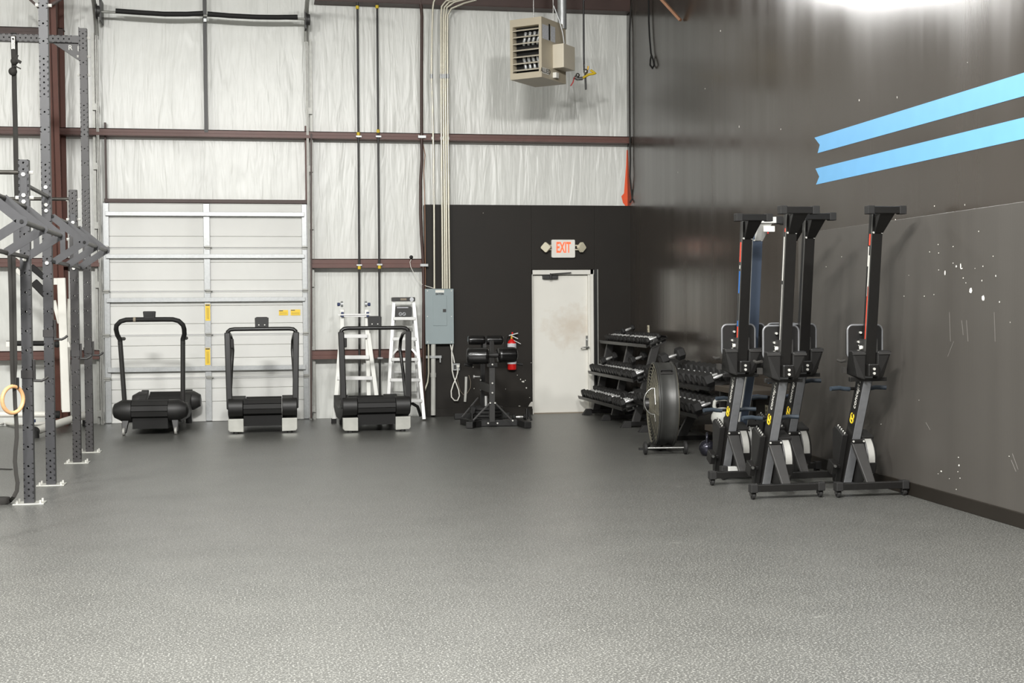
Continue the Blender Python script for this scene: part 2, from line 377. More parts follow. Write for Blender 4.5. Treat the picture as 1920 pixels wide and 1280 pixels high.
# ---- girts, purlins, column, header
def girt(name, xa, xb, y_top, y_bot, xref, mat_='brown_steel', yb=YI, face=YG):
    zt, zb = P(xref, y_top, face).z, P(xref, y_bot, face).z
    x0, x1 = P(xa, y_top, face).x, P(xb, y_top, face).x; h = zt - zb
    m = MB(); m.span((x0, face, zt - .012), (x1, yb, zt)); m.span((x0, face, zb + h * .45), (x1, face + .012, zt)); m.span((x0, face - .012, zb), (x1, face + .004, zb + h * .45)); m.span((x0, face, zb), (x1, yb, zb + .012))
    return structure(m.build(name, mat_, bevel=.002))
girt('trim_1', -60, 1181, 252.3, 265, 960)
girt('trim_2', 584, 797, 485, 502, 690)
girt('trim_3', 584, 797, 655, 672, 690)
girt('trim_4', -60, 186, 483.5, 500, 50)
girt('trim_5', -60, 186, 658, 675, 50)
girt('trim_6', 590, 1182, 13, -32, 980, 'dark_brown_steel', face=YG - .05)
girt('trim_7', -60, 118, 50, 66, 30, 'dark_brown_steel')
structure(MB().span((P(196, 375, 19.1).x, 19.08, P(385, 380.5, 19.08).z), (P(580, 375, 19.1).x, YI + .1, P(385, 373.5, 19.08).z)).build('trim_8', 'dark_brown_steel', bevel=.004))
# jamb angles beside the garage opening, above the header
structure(MB().span((P(572, 300, 19.1).x, 19.1, GZ), (P(575, 300, 19.1).x, 19.16, 4.1)).build('trim_9', 'brown_steel'))
structure(MB().span((P(196, 300, 19.1).x, 19.1, GZ), (P(199.5, 300, 19.1).x, 19.16, 4.1)).build('trim_10', 'dark_brown_steel'))
structure(MB().span((P(381.5, 120, 19.02).x, 18.99, P(385, 248, 19.02).z), (P(388.5, 120, 19.02).x, 19.06, ZC)).build('trim_11', 'dark_grey_metal'))
# corner angle
structure(MB().span((P(1180, 300, 19.1).x, 19.08, bz), (wall_x(19.1) + .02, 19.19, ZC)).build('trim_12', 'black_paint'))
# tapered column
def colx(z): return (P(101.5, 250, 18.4).x + P(109, 740, 18.9).x) / 2
cx = colx(0); yb_, yt_ = 18.93, 18.22; zt_ = 7.3
cw = .082
m = MB()
m.hexa([(cx - cw, yb_, 0), (cx + cw, yb_, 0), (cx + cw, yb_ + .02, 0), (cx - cw, yb_ + .02, 0), (cx - cw, yt_, zt_), (cx + cw, yt_, zt_), (cx + cw, yt_ + .02, zt_), (cx - cw, yt_ + .02, zt_)])
m.hexa([(cx + .0, yb_, 0), (cx + .02, yb_, 0), (cx + .02, 19.18, 0), (cx + .0, 19.18, 0), (cx + .0, yt_, zt_), (cx + .02, yt_, zt_), (cx + .02, 19.18, zt_), (cx + .0, 19.18, zt_)])
m.span((cx - cw, 19.155, 0), (cx + cw, 19.18, zt_))
sc = tag(m.build('steel_column', 'column_brown'), 'tapered red brown steel building column against the pale wall behind the rack', 'column')
for a, b_ in (((53, -4), (72, 14)), ((91, 12), (116, -3))):
    structure(MB().beam(P(a[0], a[1], 18.3), P(b_[0], b_[1], 18.3), .05, .03).build('trim_13', 'dark_brown_steel'))

# ---- exit door
d = MB(); d.span((dx0, YB + .05, 0), (dx0 + .012, YI, dz)); fr = None
door = structure(MB().span((dx0 + .022, YB + .10, .012), (P(1108.5, 640, YB + .09).x, YB + .135, P(1056, 516, YB + .075).z)).build('door_1', 'exit_door_paint', bevel=.003))
fx = P(1108.5, 640, YB).x
m = MB(); m.span((dx0, YB + .03, 0), (dx0 + .02, YI, dz)); m.span((fx, YB + .03, 0), (P(1114.5, 640, YB).x, YI, dz)); m.span((dx0, YB + .03, P(1056, 514.5, YB + .05).z), (dx1, YI, dz)); m.span((fx - .03, YB + .055, 0), (fx, YI, dz - .02))
m.build('door_frame', 'door_paint', door, bevel=.003)
m = MB(); m.span((P(1115, 640, YB).x, YB - .004, 0), (P(1120.5, 640, YB).x, YB + .06, dz)); m.build('frame_edge', 'black_metal', door)
m = MB(); m.span((P(1120.2, 640, YB).x, YB - .01, 0), (P(1122, 640, YB).x, YB, dz)); m.build('corner_bead', 'galvanized_dull', door)
MB().span((dx0, YB + .06, 0), (dx1, YB + .14, .012)).build('threshold', 'caulk', door)
m = MB(); a = P(1032, 519.5, YB + .05); m.box((a.x, YB + .07, a.z), (.225, .06, .055)); m.build('closer', 'dark_grey_metal', door, bevel=.006)
m = MB(); q = P(1070, 511, YB + .02); m.beam((a.x - .01, YB + .01, a.z + .045), (q.x, YB + .0, q.z), .03, .014); m.beam((a.x, YB + .03, a.z + .05), (a.x - .02, YB + .06, dz - .05), .02, .012); m.cyl((a.x, YB + .02, a.z - .04), (a.x, YB + .02, a.z + .05), .014); m.build('closer_arm', 'dark_grey_metal', door)
h = P(1102, 642, YB + .06)
m = MB(); m.box((h.x, YB + .091, h.z), (.045, .018, .2)); m.build('lock_plate', 'steel', door, bevel=.004)
m = MB(); hz = P(1095, 651, YB + .03).z; m.cyl((h.x, YB + .095, hz), (h.x, YB + .005, hz), .013); m.tube([(h.x, YB + .005, hz), (h.x - .05, YB + .0, hz + .002), (h.x - .105, YB + .005, hz - .004), (h.x - .105, YB + .02, hz - .02)], .011); m.build('door_handle', 'steel', door, smooth=50)
MB().cyl((h.x + .0, YB + .09, h.z + .04), (h.x, YB + .06, h.z + .04), .014).build('lock_cylinder', 'chrome', door)
# ---- garage door
YD = 19.12
gd = structure(thing('door_2', (0, YD, 0), None, None))
edges = [380.5, 464.2, 545.6, 627, 707.4, 789.5]
def gx(x, Y=YD): return P(x, 585, Y).x
gl, gr = gx(195.5), gx(577.5)
for i in range(5):
    z1, z0 = P(385, edges[i], YD).z, (P(385, edges[i + 1], YD).z if i < 4 else 0.0)
    m = MB(); hgt = z1 - z0
    fr_ = (.25, .66) if i < 3 else (.45, .75)
    cuts = [z0 + .004] + [z0 + hgt * q for q in fr_] + [z1 - .004]
    for za, zb_ in zip(cuts, cuts[1:]): m.span((gl, YD, za + .005), (gr, YD + .04, zb_ - .005))
    m.span((gl, YD + .018, z0 + .004), (gr, YD + .04, z1 - .004))
    m.span((gl, YD - .014, z0 + .004), (gr, YD, z0 + .022)); m.span((gl, YD - .010, z1 - .016), (gr, YD, z1 - .004))
    sec = m.build('door_section', 'door_panel', gd, bevel=.003)
    for xa, xb in ((195.5, 207), (383.5, 395.5), (567.5, 577.5)):
        MB().span((gx(xa), YD - .03, z0 + .01), (gx(xb), YD, z1 - .01)).build('stile', 'galvanized', sec, bevel=.004)
for yt, yb2 in ((397.5, 405), (476.5, 484), (557.5, 565.5), (686.5, 695)):
    zt, zb = P(385, yt, YD - .05).z, P(385, yb2, YD - .05).z
    m = MB(); m.span((gx(201), YD - .075, zt - .012), (gx(572), YD - .03, zt)); m.span((gx(201), YD - .075, zb), (gx(572), YD - .065, zt)); m.span((gx(201), YD - .075, zb), (gx(572), YD - .03, zb + .01))
    m.build('strut', 'galvanized', gd, bevel=.002)
for ye in edges[1:5]:
    for xx in (200, 391, 573):
        z = P(385, ye, YD).z; m = MB(); m.box((gx(xx), YD - .037, z), (.07, .016, .05)); m.cyl((gx(xx) - .045, YD - .05, z), (gx(xx) + .06, YD - .05, z), .007, seg=8); m.build('hinge', 'galvanized_dull', gd)
for x0_, y0_, x1_, y1_, n_ in ((385, 570, 394, 601, 4), (385, 652, 394, 684, 4), (523, 581, 540, 591, 3), (545, 580, 563, 591, 0)):
    off = YD - .031 if x0_ < 400 else YD - .0075
    a, b_ = P(x0_, y1_, off), P(x1_, y0_, off); st = MB().span((a.x, off - .002, a.z), (b_.x, off, b_.z)).build('warning_sticker', 'yellow_sticker', gd)
    m = MB(); w_ = b_.x - a.x; hh = b_.z - a.z
    if x0_ < 400: m.span((a.x + .006, off - .003, b_.z - .022), (b_.x - .006, off - .002, b_.z - .006)); [m.span((a.x + .022 + .008 * k, off - .003, a.z + .02), (a.x + .024 + .008 * k, off - .002, b_.z - .05)) for k in range(4)]
    else: m.span((a.x + .004, off - .003, b_.z - .016), (a.x + w_ * .45, off - .002, b_.z - .005)); [m.span((a.x + .01, off - .003, a.z + .014 + .012 * k), (b_.x - .012, off - .002, a.z + .016 + .012 * k)) for k in range(3)]
    m.build('sticker_print', 'dark_grey_metal', st)
# tracks
for sgn, xs in ((1, (578.5, 582.5)), (-1, (186.5, 191))):
    m = MB(); xa, xb = P(xs[0], 585, 19.0).x, P(xs[1], 585, 19.0).x
    xm = (xa + xb) / 2
    zc = 5.25
    m.span((xa, 18.99, 0.0), (xa + .012, 19.05, zc)); m.span((xb - .012, 18.99, 0.0), (xb, 19.05, zc)); m.span((xa, 19.04, 0), (xb, 19.05, zc))
    pts = [(xm - sgn * .0, 19.02, zc)] + [(xm, 19.02 - .45 * (1 - math.cos(t)), zc + .45 * math.sin(t)) for t in (.3, .6, .9, 1.2, 1.57)] + [(xm, 16.5, zc + .45)]
    m.tube(pts, .03, 8); m.build('track', 'galvanized_dull', gd, smooth=30)
    m = MB()
    for z in (.15, .98, 1.9, 2.7, 3.5, 4.3): m.box((xm + sgn * .035, 19.06, z), (.07, .06, .09))
    m.span((xm + sgn * .04, 19.08, 0), (xm + sgn * .075, 19.14, 5.3))
    m.build('track_bracket', 'galvanized_dull', gd, split=True)
MB().beam(P(583.5, 785, 18.97) + Vector((0, 0, .01)), P(583.5, 250, 18.97), .028, .02).build('guide_angle', 'dark_brown_steel', gd)
# counterbalance shaft with sleeves
yS = 18.85
sh = thing('counterbalance_shaft', P(385, 29, yS), 'long horizontal garage door shaft in dark spring sleeves near the ceiling', 'door shaft')
m = MB(); m.cyl(P(186, 22, yS), P(575, 36, yS), .017); m.build('shaft', 'galvanized_dull', sh, smooth=40)
for pts in ([(217, 20.5), (260, 23.5), (310, 26.5), (350, 26.5), (381, 25)], [(389, 26), (430, 29.5), (480, 32), (520, 32.5), (558, 32)]):
    MB().tube([P(x, y, yS - .02) for x, y in pts], .034, 12).build('spring_sleeve', 'black_rubber', sh, smooth=40)
for xx, yy in ((184, 21), (577, 37)):
    c = P(xx, yy, yS); m = MB(); m.lathe(c - Vector((.03, 0, 0)), (1, 0, 0), [(.02, 0), (.1, .0), (.1, .015), (.075, .02), (.075, .06), (.02, .065)]); m.build('cable_drum', 'dark_grey_metal', sh, smooth=40)
    m = MB(); m.box(c + Vector((.03 if xx < 300 else -.03, .12, .02)), (.02, .35, .3)); m.build('bearing_plate', 'dark_grey_metal', sh)
c = P(384.5, 37, 18.95); MB().box(c, (.04, .04, .06)).build('center_bearing', 'galvanized', sh)
# SECTION: wall things
# ---------------------------------------------------------------- on the back wall
YE = YB - .002
# exit sign with two lamp heads
a, b_ = P(1034.5, 483, YB - .05), P(1078.2, 449.2, YB - .05)
c = (a + b_) / 2
sg = thing('exit_sign', (c.x, YE, c.z), 'white exit sign with red letters and two lamp heads above the white door', 'exit sign')
w_, h_ = b_.x - a.x, b_.z - a.z
MB().prism([(c.x + x, YE - .05, c.z + z) for x, z in rrect(w_, h_, .018)], (0, .05, 0)).build('housing', 'white_plastic', sg, bevel=.004)
tx = P(1057.5, 463.5, YB - .06)
text('EXIT', .225, 'sign_red', sg, (0, 0, 0), (1, 0, 0), (0, 0, 1), world=False, bold=.006)
t = sg.children[-1]
bbx = [v.co for v in t.data.vertices]; sx = (P(1071.5, 460, YB - .06).x - P(1044.5, 460, YB - .06).x) / (max(v.x for v in bbx) - min(v.x for v in bbx)); sz = (P(1050, 453, YB - .06).z - P(1050, 473.3, YB - .06).z) / (max(v.z for v in bbx) - min(v.z for v in bbx))
for v in t.data.vertices: v.co.x *= sx; v.co.z *= sz
zs = [v.co.z for v in t.data.vertices]; dzc = (max(zs) + min(zs)) / 2
for v in t.data.vertices: v.co.z += tx.z - c.z - dzc; v.co.y += -.052
for sx_ in (-1, 1):
    hc = P(1057 + sx_ * 33, 463.5, YB - .07)
    m = MB(); R = Matrix.Rotation(sx_ * .55, 3, 'Z') @ Matrix.Rotation(PI / 4 + sx_ * .05, 3, 'Y')
    pr = [hc + R @ Vector((x, -.03, z)) for x, z in rrect(.115, .115, .02)]
    m.prism(pr, R @ Vector((0, .05, 0))); hd = m.build('lamp_head', 'cream_plastic', sg, bevel=.004)
    m = MB()
    for dz_ in (.028, -.032): m.cyl((c.x + sx_ * w_ * .48, YE - .025, hc.z + dz_), (hc.x - sx_ * .02, YE - .03, hc.z + dz_), .010)
    m.build('lamp_bracket', 'cream_plastic', sg, split=True)
# electrical panel
a, b_ = P(797.8, 645, YB - .12), P(850.3, 541, YB - .12)
ep = thing('breaker_box', (a.x, YE, a.z), 'grey electrical breaker panel on the black boarding below the thin conduits', 'electrical panel')
MB().span((a.x, YE - .12, a.z), (b_.x, YE, b_.z)).build('cabinet', 'panel_grey', ep, bevel=.004)
a2, b2 = P(812, 610.5, YB - .12), P(837.5, 554.5, YB - .12)
dr = MB().span((a2.x, YE - .127, a2.z), (b2.x, YE - .119, b2.z)).build('panel_door', 'panel_grey', ep, bevel=.003)
q = P(834, 582, YB - .13); MB().box((q.x - .005, YE - .130, q.z), (.045, .008, .042)).build('latch', 'dark_grey_metal', dr, bevel=.003)
q = P(824.5, 546, YB - .12); MB().box((q.x, YE - .121, q.z), (.125, .003, .036)).build('paper_label', 'white_plastic', ep, bevel=.001)
q = P(824.5, 550.6, YB - .12); text('EATON', .034, 'hole_black', ep, (q.x, YE - .1225, q.z - .004), (1, 0, 0), (0, 0, 1), bold=.001)
m = MB()
for x in (801.5, 846.5):
    for y in (545, 593, 641): q = P(x, y, YE - .12); m.cyl((q.x, YE - .118, q.z), (q.x, YE - .124, q.z), .008, seg=10)
m.build('screw', 'bolt_zinc', ep, split=True)
# conduits
cons = [[(818, -6), (813, 4), (811.5, 16), (810, 60), (808.8, 140), (811, 200), (813, 300), (814, 400), (814.6, 541)],
        [(856, -5), (836, 2), (828, 12), (827, 30), (827, 140), (827.5, 250), (829, 400), (830, 541)],
        [(868, -4), (842, 4), (833, 14), (831.5, 34), (831, 140), (832, 250), (833.5, 400), (834.3, 541)],
        [(884, -4), (852, 4), (838, 14), (835, 34), (834.6, 140), (836, 250), (837, 400), (838.3, 541)],
        [(893, 0), (870, 6), (846, 16), (839.5, 28), (839, 60), (839.3, 140), (840, 250), (841.5, 400), (843, 541)]]
for i, pts in enumerate(cons):
    pp = [P(x, y, 18.94) for x, y in pts]
    o = MB().tube(pp, .0145, 10).build('electrical_conduit', 'conduit', smooth=40)
    tag(o, ['thin metal conduit standing apart, left of the close group, above the grey breaker panel', 'first metal conduit of the close group of four above the breaker panel', 'second metal conduit of the close group of four above the breaker panel', 'third metal conduit of the close group of four above the breaker panel', 'rightmost metal conduit of the close group of four above the breaker panel'][i], 'conduit', 'conduits into the breaker panel')
    q = P(pts[3][0] if i else 809, 143, 18.94); MB().cyl(Vector((pp[4].x, 18.94, q.z + .03)), Vector((pp[4].x, 18.94, q.z - .03)), .021).build('coupling', 'galvanized', o, smooth=40)
    q = P(838, 259, 18.94); zc_ = q.z
    k = 5 if i not in (1,) else 5
    MB().box((pp[k].x, 18.955, zc_), (.035, .03, .04)).build('clamp', 'galvanized', o)
# grey conduit below the panel
o = MB().tube([P(812.5, 645, 18.98), P(812.3, 778, 18.98)], .034, 16).build('drain_pipe', 'pvc_grey', smooth=40)
tag(o, 'grey vertical plastic pipe between the breaker panel and the floor', 'pipe')
q = P(812.4, 703, 18.98); MB().cyl(q + Vector((0, 0, .03)), q - Vector((0, 0, .03)), .041).build('coupling', 'pvc_grey', o, smooth=40)
q = P(812.5, 669, 18.98); m = MB(); m.span((P(799, 669, 18.98).x, 18.99, q.z - .018), (P(828, 669, 18.98).x, 19.03, q.z + .018)); m.box((P(825.5, 675, 18.98).x, 18.995, q.z - .05), (.015, .02, .06)); m.box((q.x, 18.96, q.z), (.095, .05, .03)); m.build('strut_channel', 'galvanized', o)
o = MB().tube([P(803.5, 645, 18.97), P(803.8, 700, 18.97), P(802, 716, 18.97), P(796, 733, 18.97), P(793, 745, 18.97)], .012, 8).build('thin_conduit', 'conduit', smooth=40)
tag(o, 'thin metal conduit bending left beside the grey plastic pipe', 'conduit')
# outlet and its cord
a, b_ = P(848.8, 694.5, YB - .04), P(862.3, 681, YB - .04)
o = thing('outlet_box', (a.x, YE, a.z), 'galvanized electrical outlet box below the breaker panel', 'outlet')
MB().span((a.x, YE - .045, a.z), (b_.x, YE, b_.z)).build('box', 'galvanized', o, bevel=.004)
MB().box(((a.x + b_.x) / 2 - .02, YE - .047, (a.z + b_.z) / 2), (.032, .004, .06)).build('socket', 'dark_grey_metal', o)
yc = YE - .06
c_ = thing('power_cord', P(846, 668, yc), 'white power cord looping below the outlet and the breaker panel', 'power cord')
MB().tube([P(x, y, yc) for x, y in ((844.5, 645), (846.5, 655), (850, 668), (852, 680))], .009, 8).build('cable', 'white_plastic', c_, smooth=60)
MB().tube([P(x, y, yc - .03) for x, y in ((849.5, 645), (847, 660), (847.5, 680), (848, 695), (850.5, 706), (855.5, 719), (860, 731), (861.5, 742), (858, 750.5), (852, 750.5), (846.5, 744), (846, 733), (850, 720), (855.5, 708), (858.5, 697), (858.7, 688))], .009, 8).build('cable', 'white_plastic', c_, smooth=60)
q = P(858.6, 686, yc); MB().cyl(q + Vector((0, .03, 0)), q - Vector((0, .025, 0)), .02).build('plug', 'white_plastic', c_, smooth=40)
# foam stick leaning on the wall
o = MB().tube([P(874, 706, 19.038), P(873.6, 728, 19.036), P(872, 753, 19.034)], .020, 12).build('foam_stick', 'pvc_grey', smooth=50)
tag(o, 'short grey foam stick hanging upright on the black wall beside the white cord loop', 'stick')
tag(MB().tube([P(x, y, 19.03) for x, y in ((856, 690), (858, 715), (863, 733), (869, 740), (876, 737), (882, 727), (882.5, 715), (879, 703))], .004, 6).build('thin_wire', 'caulk', smooth=60), 'thin drooping wire on the black wall beside the grey foam stick', 'wire')
# black gas pipes
for i, (xs, fit, br) in enumerate((((670, 672, 673.5, 674), ((670, 14), (672, 251), (673.7, 501.5)), ((672.5, 256), (673.5, 497))), ((707, 709, 711, 712.5), ((707, 13), (709, 246), (711.5, 500.5)), ((709.5, 256), (711.5, 496))))):
    yp = 18.965
    o = MB().tube([P(x, y, yp) for x, y in zip(xs, (-8, 250, 500, 781))], .0155, 10).build('gas_pipe', 'dark_grey_metal', smooth=40)
    tag(o, ['left one of two black vertical gas pipes on the white wall', 'right one of two black vertical gas pipes on the white wall'][i], 'pipe', 'black gas pipes')
    m = MB()
    for x, y in fit: q = P(x, y, yp); m.cyl(q + Vector((0, 0, .022)), q - Vector((0, 0, .022)), .023)
    m.build('pipe_tape', 'yellow', o, smooth=40, split=True)
    for x, y in br + ((xs[3], 671),): q = P(x, y, yp); MB().box(q, (.075, .05, .022)).build('pipe_clamp', 'galvanized', o)
# black wrapped cable
o = MB().tube([P(x, y, 18.97) for x, y in ((787, -8), (789.5, 12), (791, 30), (790.5, 150), (790.5, 255), (791, 300), (788.5, 340), (788.5, 400), (790, 440), (793.5, 490), (794.5, 560), (794, 640), (794.5, 720), (795, 776))], .022, 10).build('wrapped_cable', 'dark_brown_steel', smooth=50)
tag(o, 'thick dark wrapped cable running down the white wall beside the conduits', 'cable')
for x, y in ((791, 256.5), (795, 497)): MB().box(P(x, y, 18.965), (.11, .05, .035)).build('cable_clamp', 'galvanized', o)
o = MB().tube([P(x, y, 18.99) for x, y in ((792, 265), (797, 290), (794.5, 320), (796, 360), (797, 420), (797.5, 520), (796.5, 600), (797, 700), (796, 760), (797, 776))], .006, 6).build('hanging_cable', 'wood_raw', smooth=50)
tag(o, 'thin tan cord along the left edge of the black boarding', 'cord')
# security camera ball on the girt and its cable
q = P(771, 482, 18.95)
cb = thing('ball_camera', q, 'small black ball camera on the brown girt left of the breaker panel', 'camera')
MB().ball(q, .027).build('ball', 'black_satin', cb, smooth=60)
MB().tube([P(x, y, 18.96) for x, y in ((771, 486), (768.6, 491), (770, 500), (776, 512), (784, 524), (791, 532.5), (800, 536.5), (808, 538.5), (817, 541.5))], .005, 6).build('cable', 'white_plastic', cb, smooth=60)
# fire extinguisher
q = P(961.5, 693, 18.93); s_ = 1 / 133.5
fe = thing('fire_extinguisher', (q.x, YE, q.z), 'red fire extinguisher hanging on the black wall behind the padded bench', 'fire extinguisher')
yf = 18.993; zt = P(961, 640, yf).z; rr = .064
m = MB(); m.lathe((q.x, yf, q.z), (0, 0, 1), [(rr * .9, 0), (rr, .015), (rr, zt - q.z - .03), (rr * .8, zt - q.z + .005), (rr * .4, zt - q.z + .03), (.018, zt - q.z + .04)]); m.build('cylinder', 'red_paint', fe, smooth=50)
MB().cyl((q.x, yf, P(961, 655, yf).z), (q.x, yf, P(961, 643.5, yf).z), rr + .002, seg=24).build('label_band', 'label_grey', fe, smooth=40)
MB().cyl((q.x, yf, P(961, 682, yf).z), (q.x, yf, P(961, 655, yf).z), rr + .002, seg=24).build('label_band', 'label_grey', fe, smooth=40)
vz = zt + .04
m = MB(); m.cyl((q.x, yf, vz - .02), (q.x, yf, vz + .05), .02); m.build('valve', 'brass', fe, smooth=40)
m = MB(); vz2 = vz + .05; m.beam((q.x - .05, yf - .02, vz2 - .005), (q.x + .085, yf - .03, vz2 + .03), .024, .012); m.beam((q.x, yf - .02, vz2 - .01), (q.x + .085, yf - .03, vz2 - .05), .024, .010); m.beam((q.x + .02, yf - .02, vz2 - .07), (q.x + .125, yf - .03, vz2 - .125), .016, .008); m.build('lever', 'chrome', fe, split=True)
MB().box((q.x + .005, yf - .02, vz2 + .03), (.022, .02, .03)).build('pin', 'red_paint', fe, bevel=.004)
MB().tube([(q.x - .05, yf - .03, vz2), (q.x - .08, yf - .03, vz2 - .02), (q.x - .092, yf - .03, vz2 - .08), (q.x - .092, yf - .03, vz2 - .28), (q.x - .075, yf - .03, vz2 - .36)], .011, 8).build('hose', 'black_rubber', fe, smooth=50)
# unit heater
n0, l0, r0 = P(1015, 30.5, 17.0), P(956, 37.5, 17.3), P(1073.5, 43, 17.45)
zt = n0.z; zb = P(1015, 144, 17.0).z
A = Vector((n0.x, n0.y, 0)); B = Vector((l0.x, l0.y, 0)) - A; ln = B.length; bu = B / ln
C_ = Vector((-bu.y, bu.x, 0)); C_ = C_ if C_.y > 0 and C_.x > 0 else -C_
dp = (Vector((r0.x, r0.y, 0)) - A).dot(C_)
ctr = A + B * .5 + C_ * dp * .5
ht = thing('unit_heater', (ctr.x, ctr.y, zb), 'beige gas unit heater hanging near the ceiling in front of the white wall', 'heater')
def hp(u, v, z): return A + bu * u + C_ * v + Vector((0, 0, z))      # u along the louvre face, v depth
def hbox(b, u0, u1, v0, v1, z0, z1): return b.hexa([hp(u0, v0, z0), hp(u1, v0, z0), hp(u1, v1, z0), hp(u0, v1, z0), hp(u0, v0, z1), hp(u1, v0, z1), hp(u1, v1, z1), hp(u0, v1, z1)])
H = zt - zb
m = MB(); f1 = .04; z0i, z1i = zb + H * .10, zb + H * .875
hbox(m, 0, ln, .12, dp, zb, zt); hbox(m, 0, f1, 0, .12, zb, zt); hbox(m, ln - f1, ln, 0, .12, zb, zt); hbox(m, f1, ln - f1, 0, .12, zb, z0i); hbox(m, f1, ln - f1, 0, .12, z1i, zt)
m.build('casing', 'heater_beige', ht)
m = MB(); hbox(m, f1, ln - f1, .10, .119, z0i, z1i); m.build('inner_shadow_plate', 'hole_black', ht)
for k in range(7):
    zz = z1i - (k + .55) * (z1i - z0i) / 7
    m = MB(); m.hexa([hp(f1, -.005, zz - .012), hp(ln - f1, -.005, zz - .012), hp(ln - f1, .05, zz + .012), hp(f1, .05, zz + .012), hp(f1, -.005, zz - .006), hp(ln - f1, -.005, zz - .006), hp(ln - f1, .05, zz + .018), hp(f1, .05, zz + .018)])
    m.build('louver', 'heater_light', ht)
for zz, sg_ in ((z1i - (z1i - z0i) * .22, 1), (z1i - (z1i - z0i) * .80, -1)):
    for k in range(4):
        u = ln * (.16 + .145 * k)
        m = MB(); m.tube([hp(u, .085, zz + .06 * sg_), hp(u, .07, zz), hp(u + .02, .075, zz - .055 * sg_), hp(u + .03, .09, zz - .10 * sg_)], .022, 8); m.build('heat_tube', 'galvanized', ht, smooth=50)
# plate on the side: labels, slot, logo
def side(v, z, off=.003): return A + C_ * v - bu * off + Vector((0, 0, z))
def splate(b, v0, v1, z0, z1, off=.003): return b.mesh([side(v0, z0, off), side(v1, z0, off), side(v1, z1, off), side(v0, z1, off)], [(0, 1, 2, 3)])
splate(MB(), dp * .02, dp * .30, zb + H * .64, zt - H * .12).build('data_label', 'label_grey', ht)
splate(MB(), dp * .36, dp * .55, zb + H * .64, zt - H * .10).build('data_label', 'label_grey', ht)
splate(MB(), dp * .28, dp * .34, zb + H * .65, zt - H * .08, .004).build('slot', 'hole_black', ht)
splate(MB(), dp * .01, dp * .28, zb + H * .065, zb + H * .165).build('logo_plate', 'white_plastic', ht)
text('ALLIED', .085, 'hole_black', ht, side(dp * .145, zb + H * .115, .0045), C_, (0, 0, 1), extrude=.0006)
m = MB(); hb = [(dp * .47, dp * .97, zb + H * .20, zb + H * .62)]
def sbox(b, v0, v1, z0, z1, o0, o1): return b.hexa([side(v0, z0, o0), side(v1, z0, o0), side(v1, z0, o1), side(v0, z0, o1), side(v0, z1, o0), side(v1, z1, o0), side(v1, z1, o1), side(v0, z1, o1)])
sbox(m, dp * .45, dp * .93, zb + H * .20, zb + H * .60, -.002, .16); m.build('control_box', 'heater_light', ht, bevel=.005)
m = MB(); sbox(m, dp * .45, dp * .56, zb + H * .04, zb + H * .13, -.002, .05); m.build('junction_box', 'white_plastic', ht, bevel=.003)
MB().tube([side(dp * .66, zb + H * .6, .1), side(dp * .62, zb + H * .8, .09), side(dp * .58, zt, .06), side(dp * .50, zt + .2, .0)], .008, 8).build('wire_conduit', 'galvanized', ht, smooth=40)
pc = P(1054, 40, ctr.y + .1); MB().cyl((pc.x, pc.y, zt - .05), (pc.x, pc.y, ZC), P(1062, 20, ctr.y + .1).x - pc.x, seg=24).build('flue_pipe', 'galvanized', ht, smooth=40)
for u, v in ((ln * .32, dp * .1), (ln * .32, dp * .9)): q = hp(u, v, 0); MB().cyl((q.x, q.y, zt - .02), (q.x, q.y, ZC), .006, seg=8).build('hanger_rod', 'steel', ht)
# gas line with valve
yv = ctr.y + .45
gp = thing('gas_line', P(1095, 150, yv), 'black gas drop pipe with yellow flexible connector and valve beside the heater', 'gas pipe')
MB().tube([P(1094, -10, yv), P(1094.5, 70, yv), P(1095, 132, yv)], .013, 10).build('drop_pipe', 'black_metal', gp, smooth=40)
MB().tube([P(1097, 132, yv), P(1098.5, 168, yv)], .014, 10).build('drip_leg', 'dark_grey_metal', gp, smooth=40)
m = MB(); m.tube([P(1092, 146.5, yv - .03), P(1098, 143, yv - .03), P(1104, 139.5, yv - .03), P(1112, 138.5, yv - .03), P(1117, 138, yv - .03), P(1112, 134.5, yv - .03), P(1107, 131.5, yv - .03)], .017, 8); m.build('flexible_connector', 'yellow', gp, smooth=50)
m = MB(); m.tube([P(1076, 144, yv - .05), P(1082, 148, yv - .05), P(1092, 147, yv - .04)], .024, 8); m.ball(P(1083, 141, yv - .05), .03); m.ball(P(1098, 134, yv - .02), .035); m.build('union_fitting', 'steel', gp, smooth=50)
m = MB(); m.beam(P(1077, 144, yv - .06), P(1074.5, 153, yv - .06), .03, .012); m.beam(P(1075, 153, yv - .06), P(1070, 161, yv - .06), .04, .012); m.build('valve_handle', 'red_paint', gp, bevel=.003)
m = MB(); m.cyl(P(1103, 124, yv - .03), P(1102, 131, yv - .03), .012); m.build('valve_stem', 'brass', gp)
# corner cable, hanging cable loop, roof brace
o = MB().tube([P(x, y, 18.93) for x, y in ((1186, -5), (1182.5, 20), (1180.5, 60), (1180.5, 150), (1181, 250), (1182, 300), (1181, 330), (1183, 350), (1185.5, 372), (1181, 380))], .013, 8).build('corner_cable', 'strap_black', smooth=50)
tag(o, 'dark cable hanging down the corner where white wall meets the right wall', 'cable')
o = MB().tube([PW(x, y, .03) for x, y in ((1216, -8), (1216.5, 40), (1218, 70), (1220.5, 100), (1224.5, 112), (1226.5, 122), (1223.5, 128), (1219, 122), (1219.5, 112), (1221.5, 103))], .012, 8).build('hanging_cable', 'hole_black', smooth=50)
tag(o, 'black cable ending in a loop, hanging high on the dark right wall', 'cable')
o = MB().beam(PW(1234, -8, .25), PW(1276, 38, .03), .05, .03).build('wooden_brace', 'wood_raw'); tag(o, 'slanting wooden brace at the top of the dark right wall', 'brace')
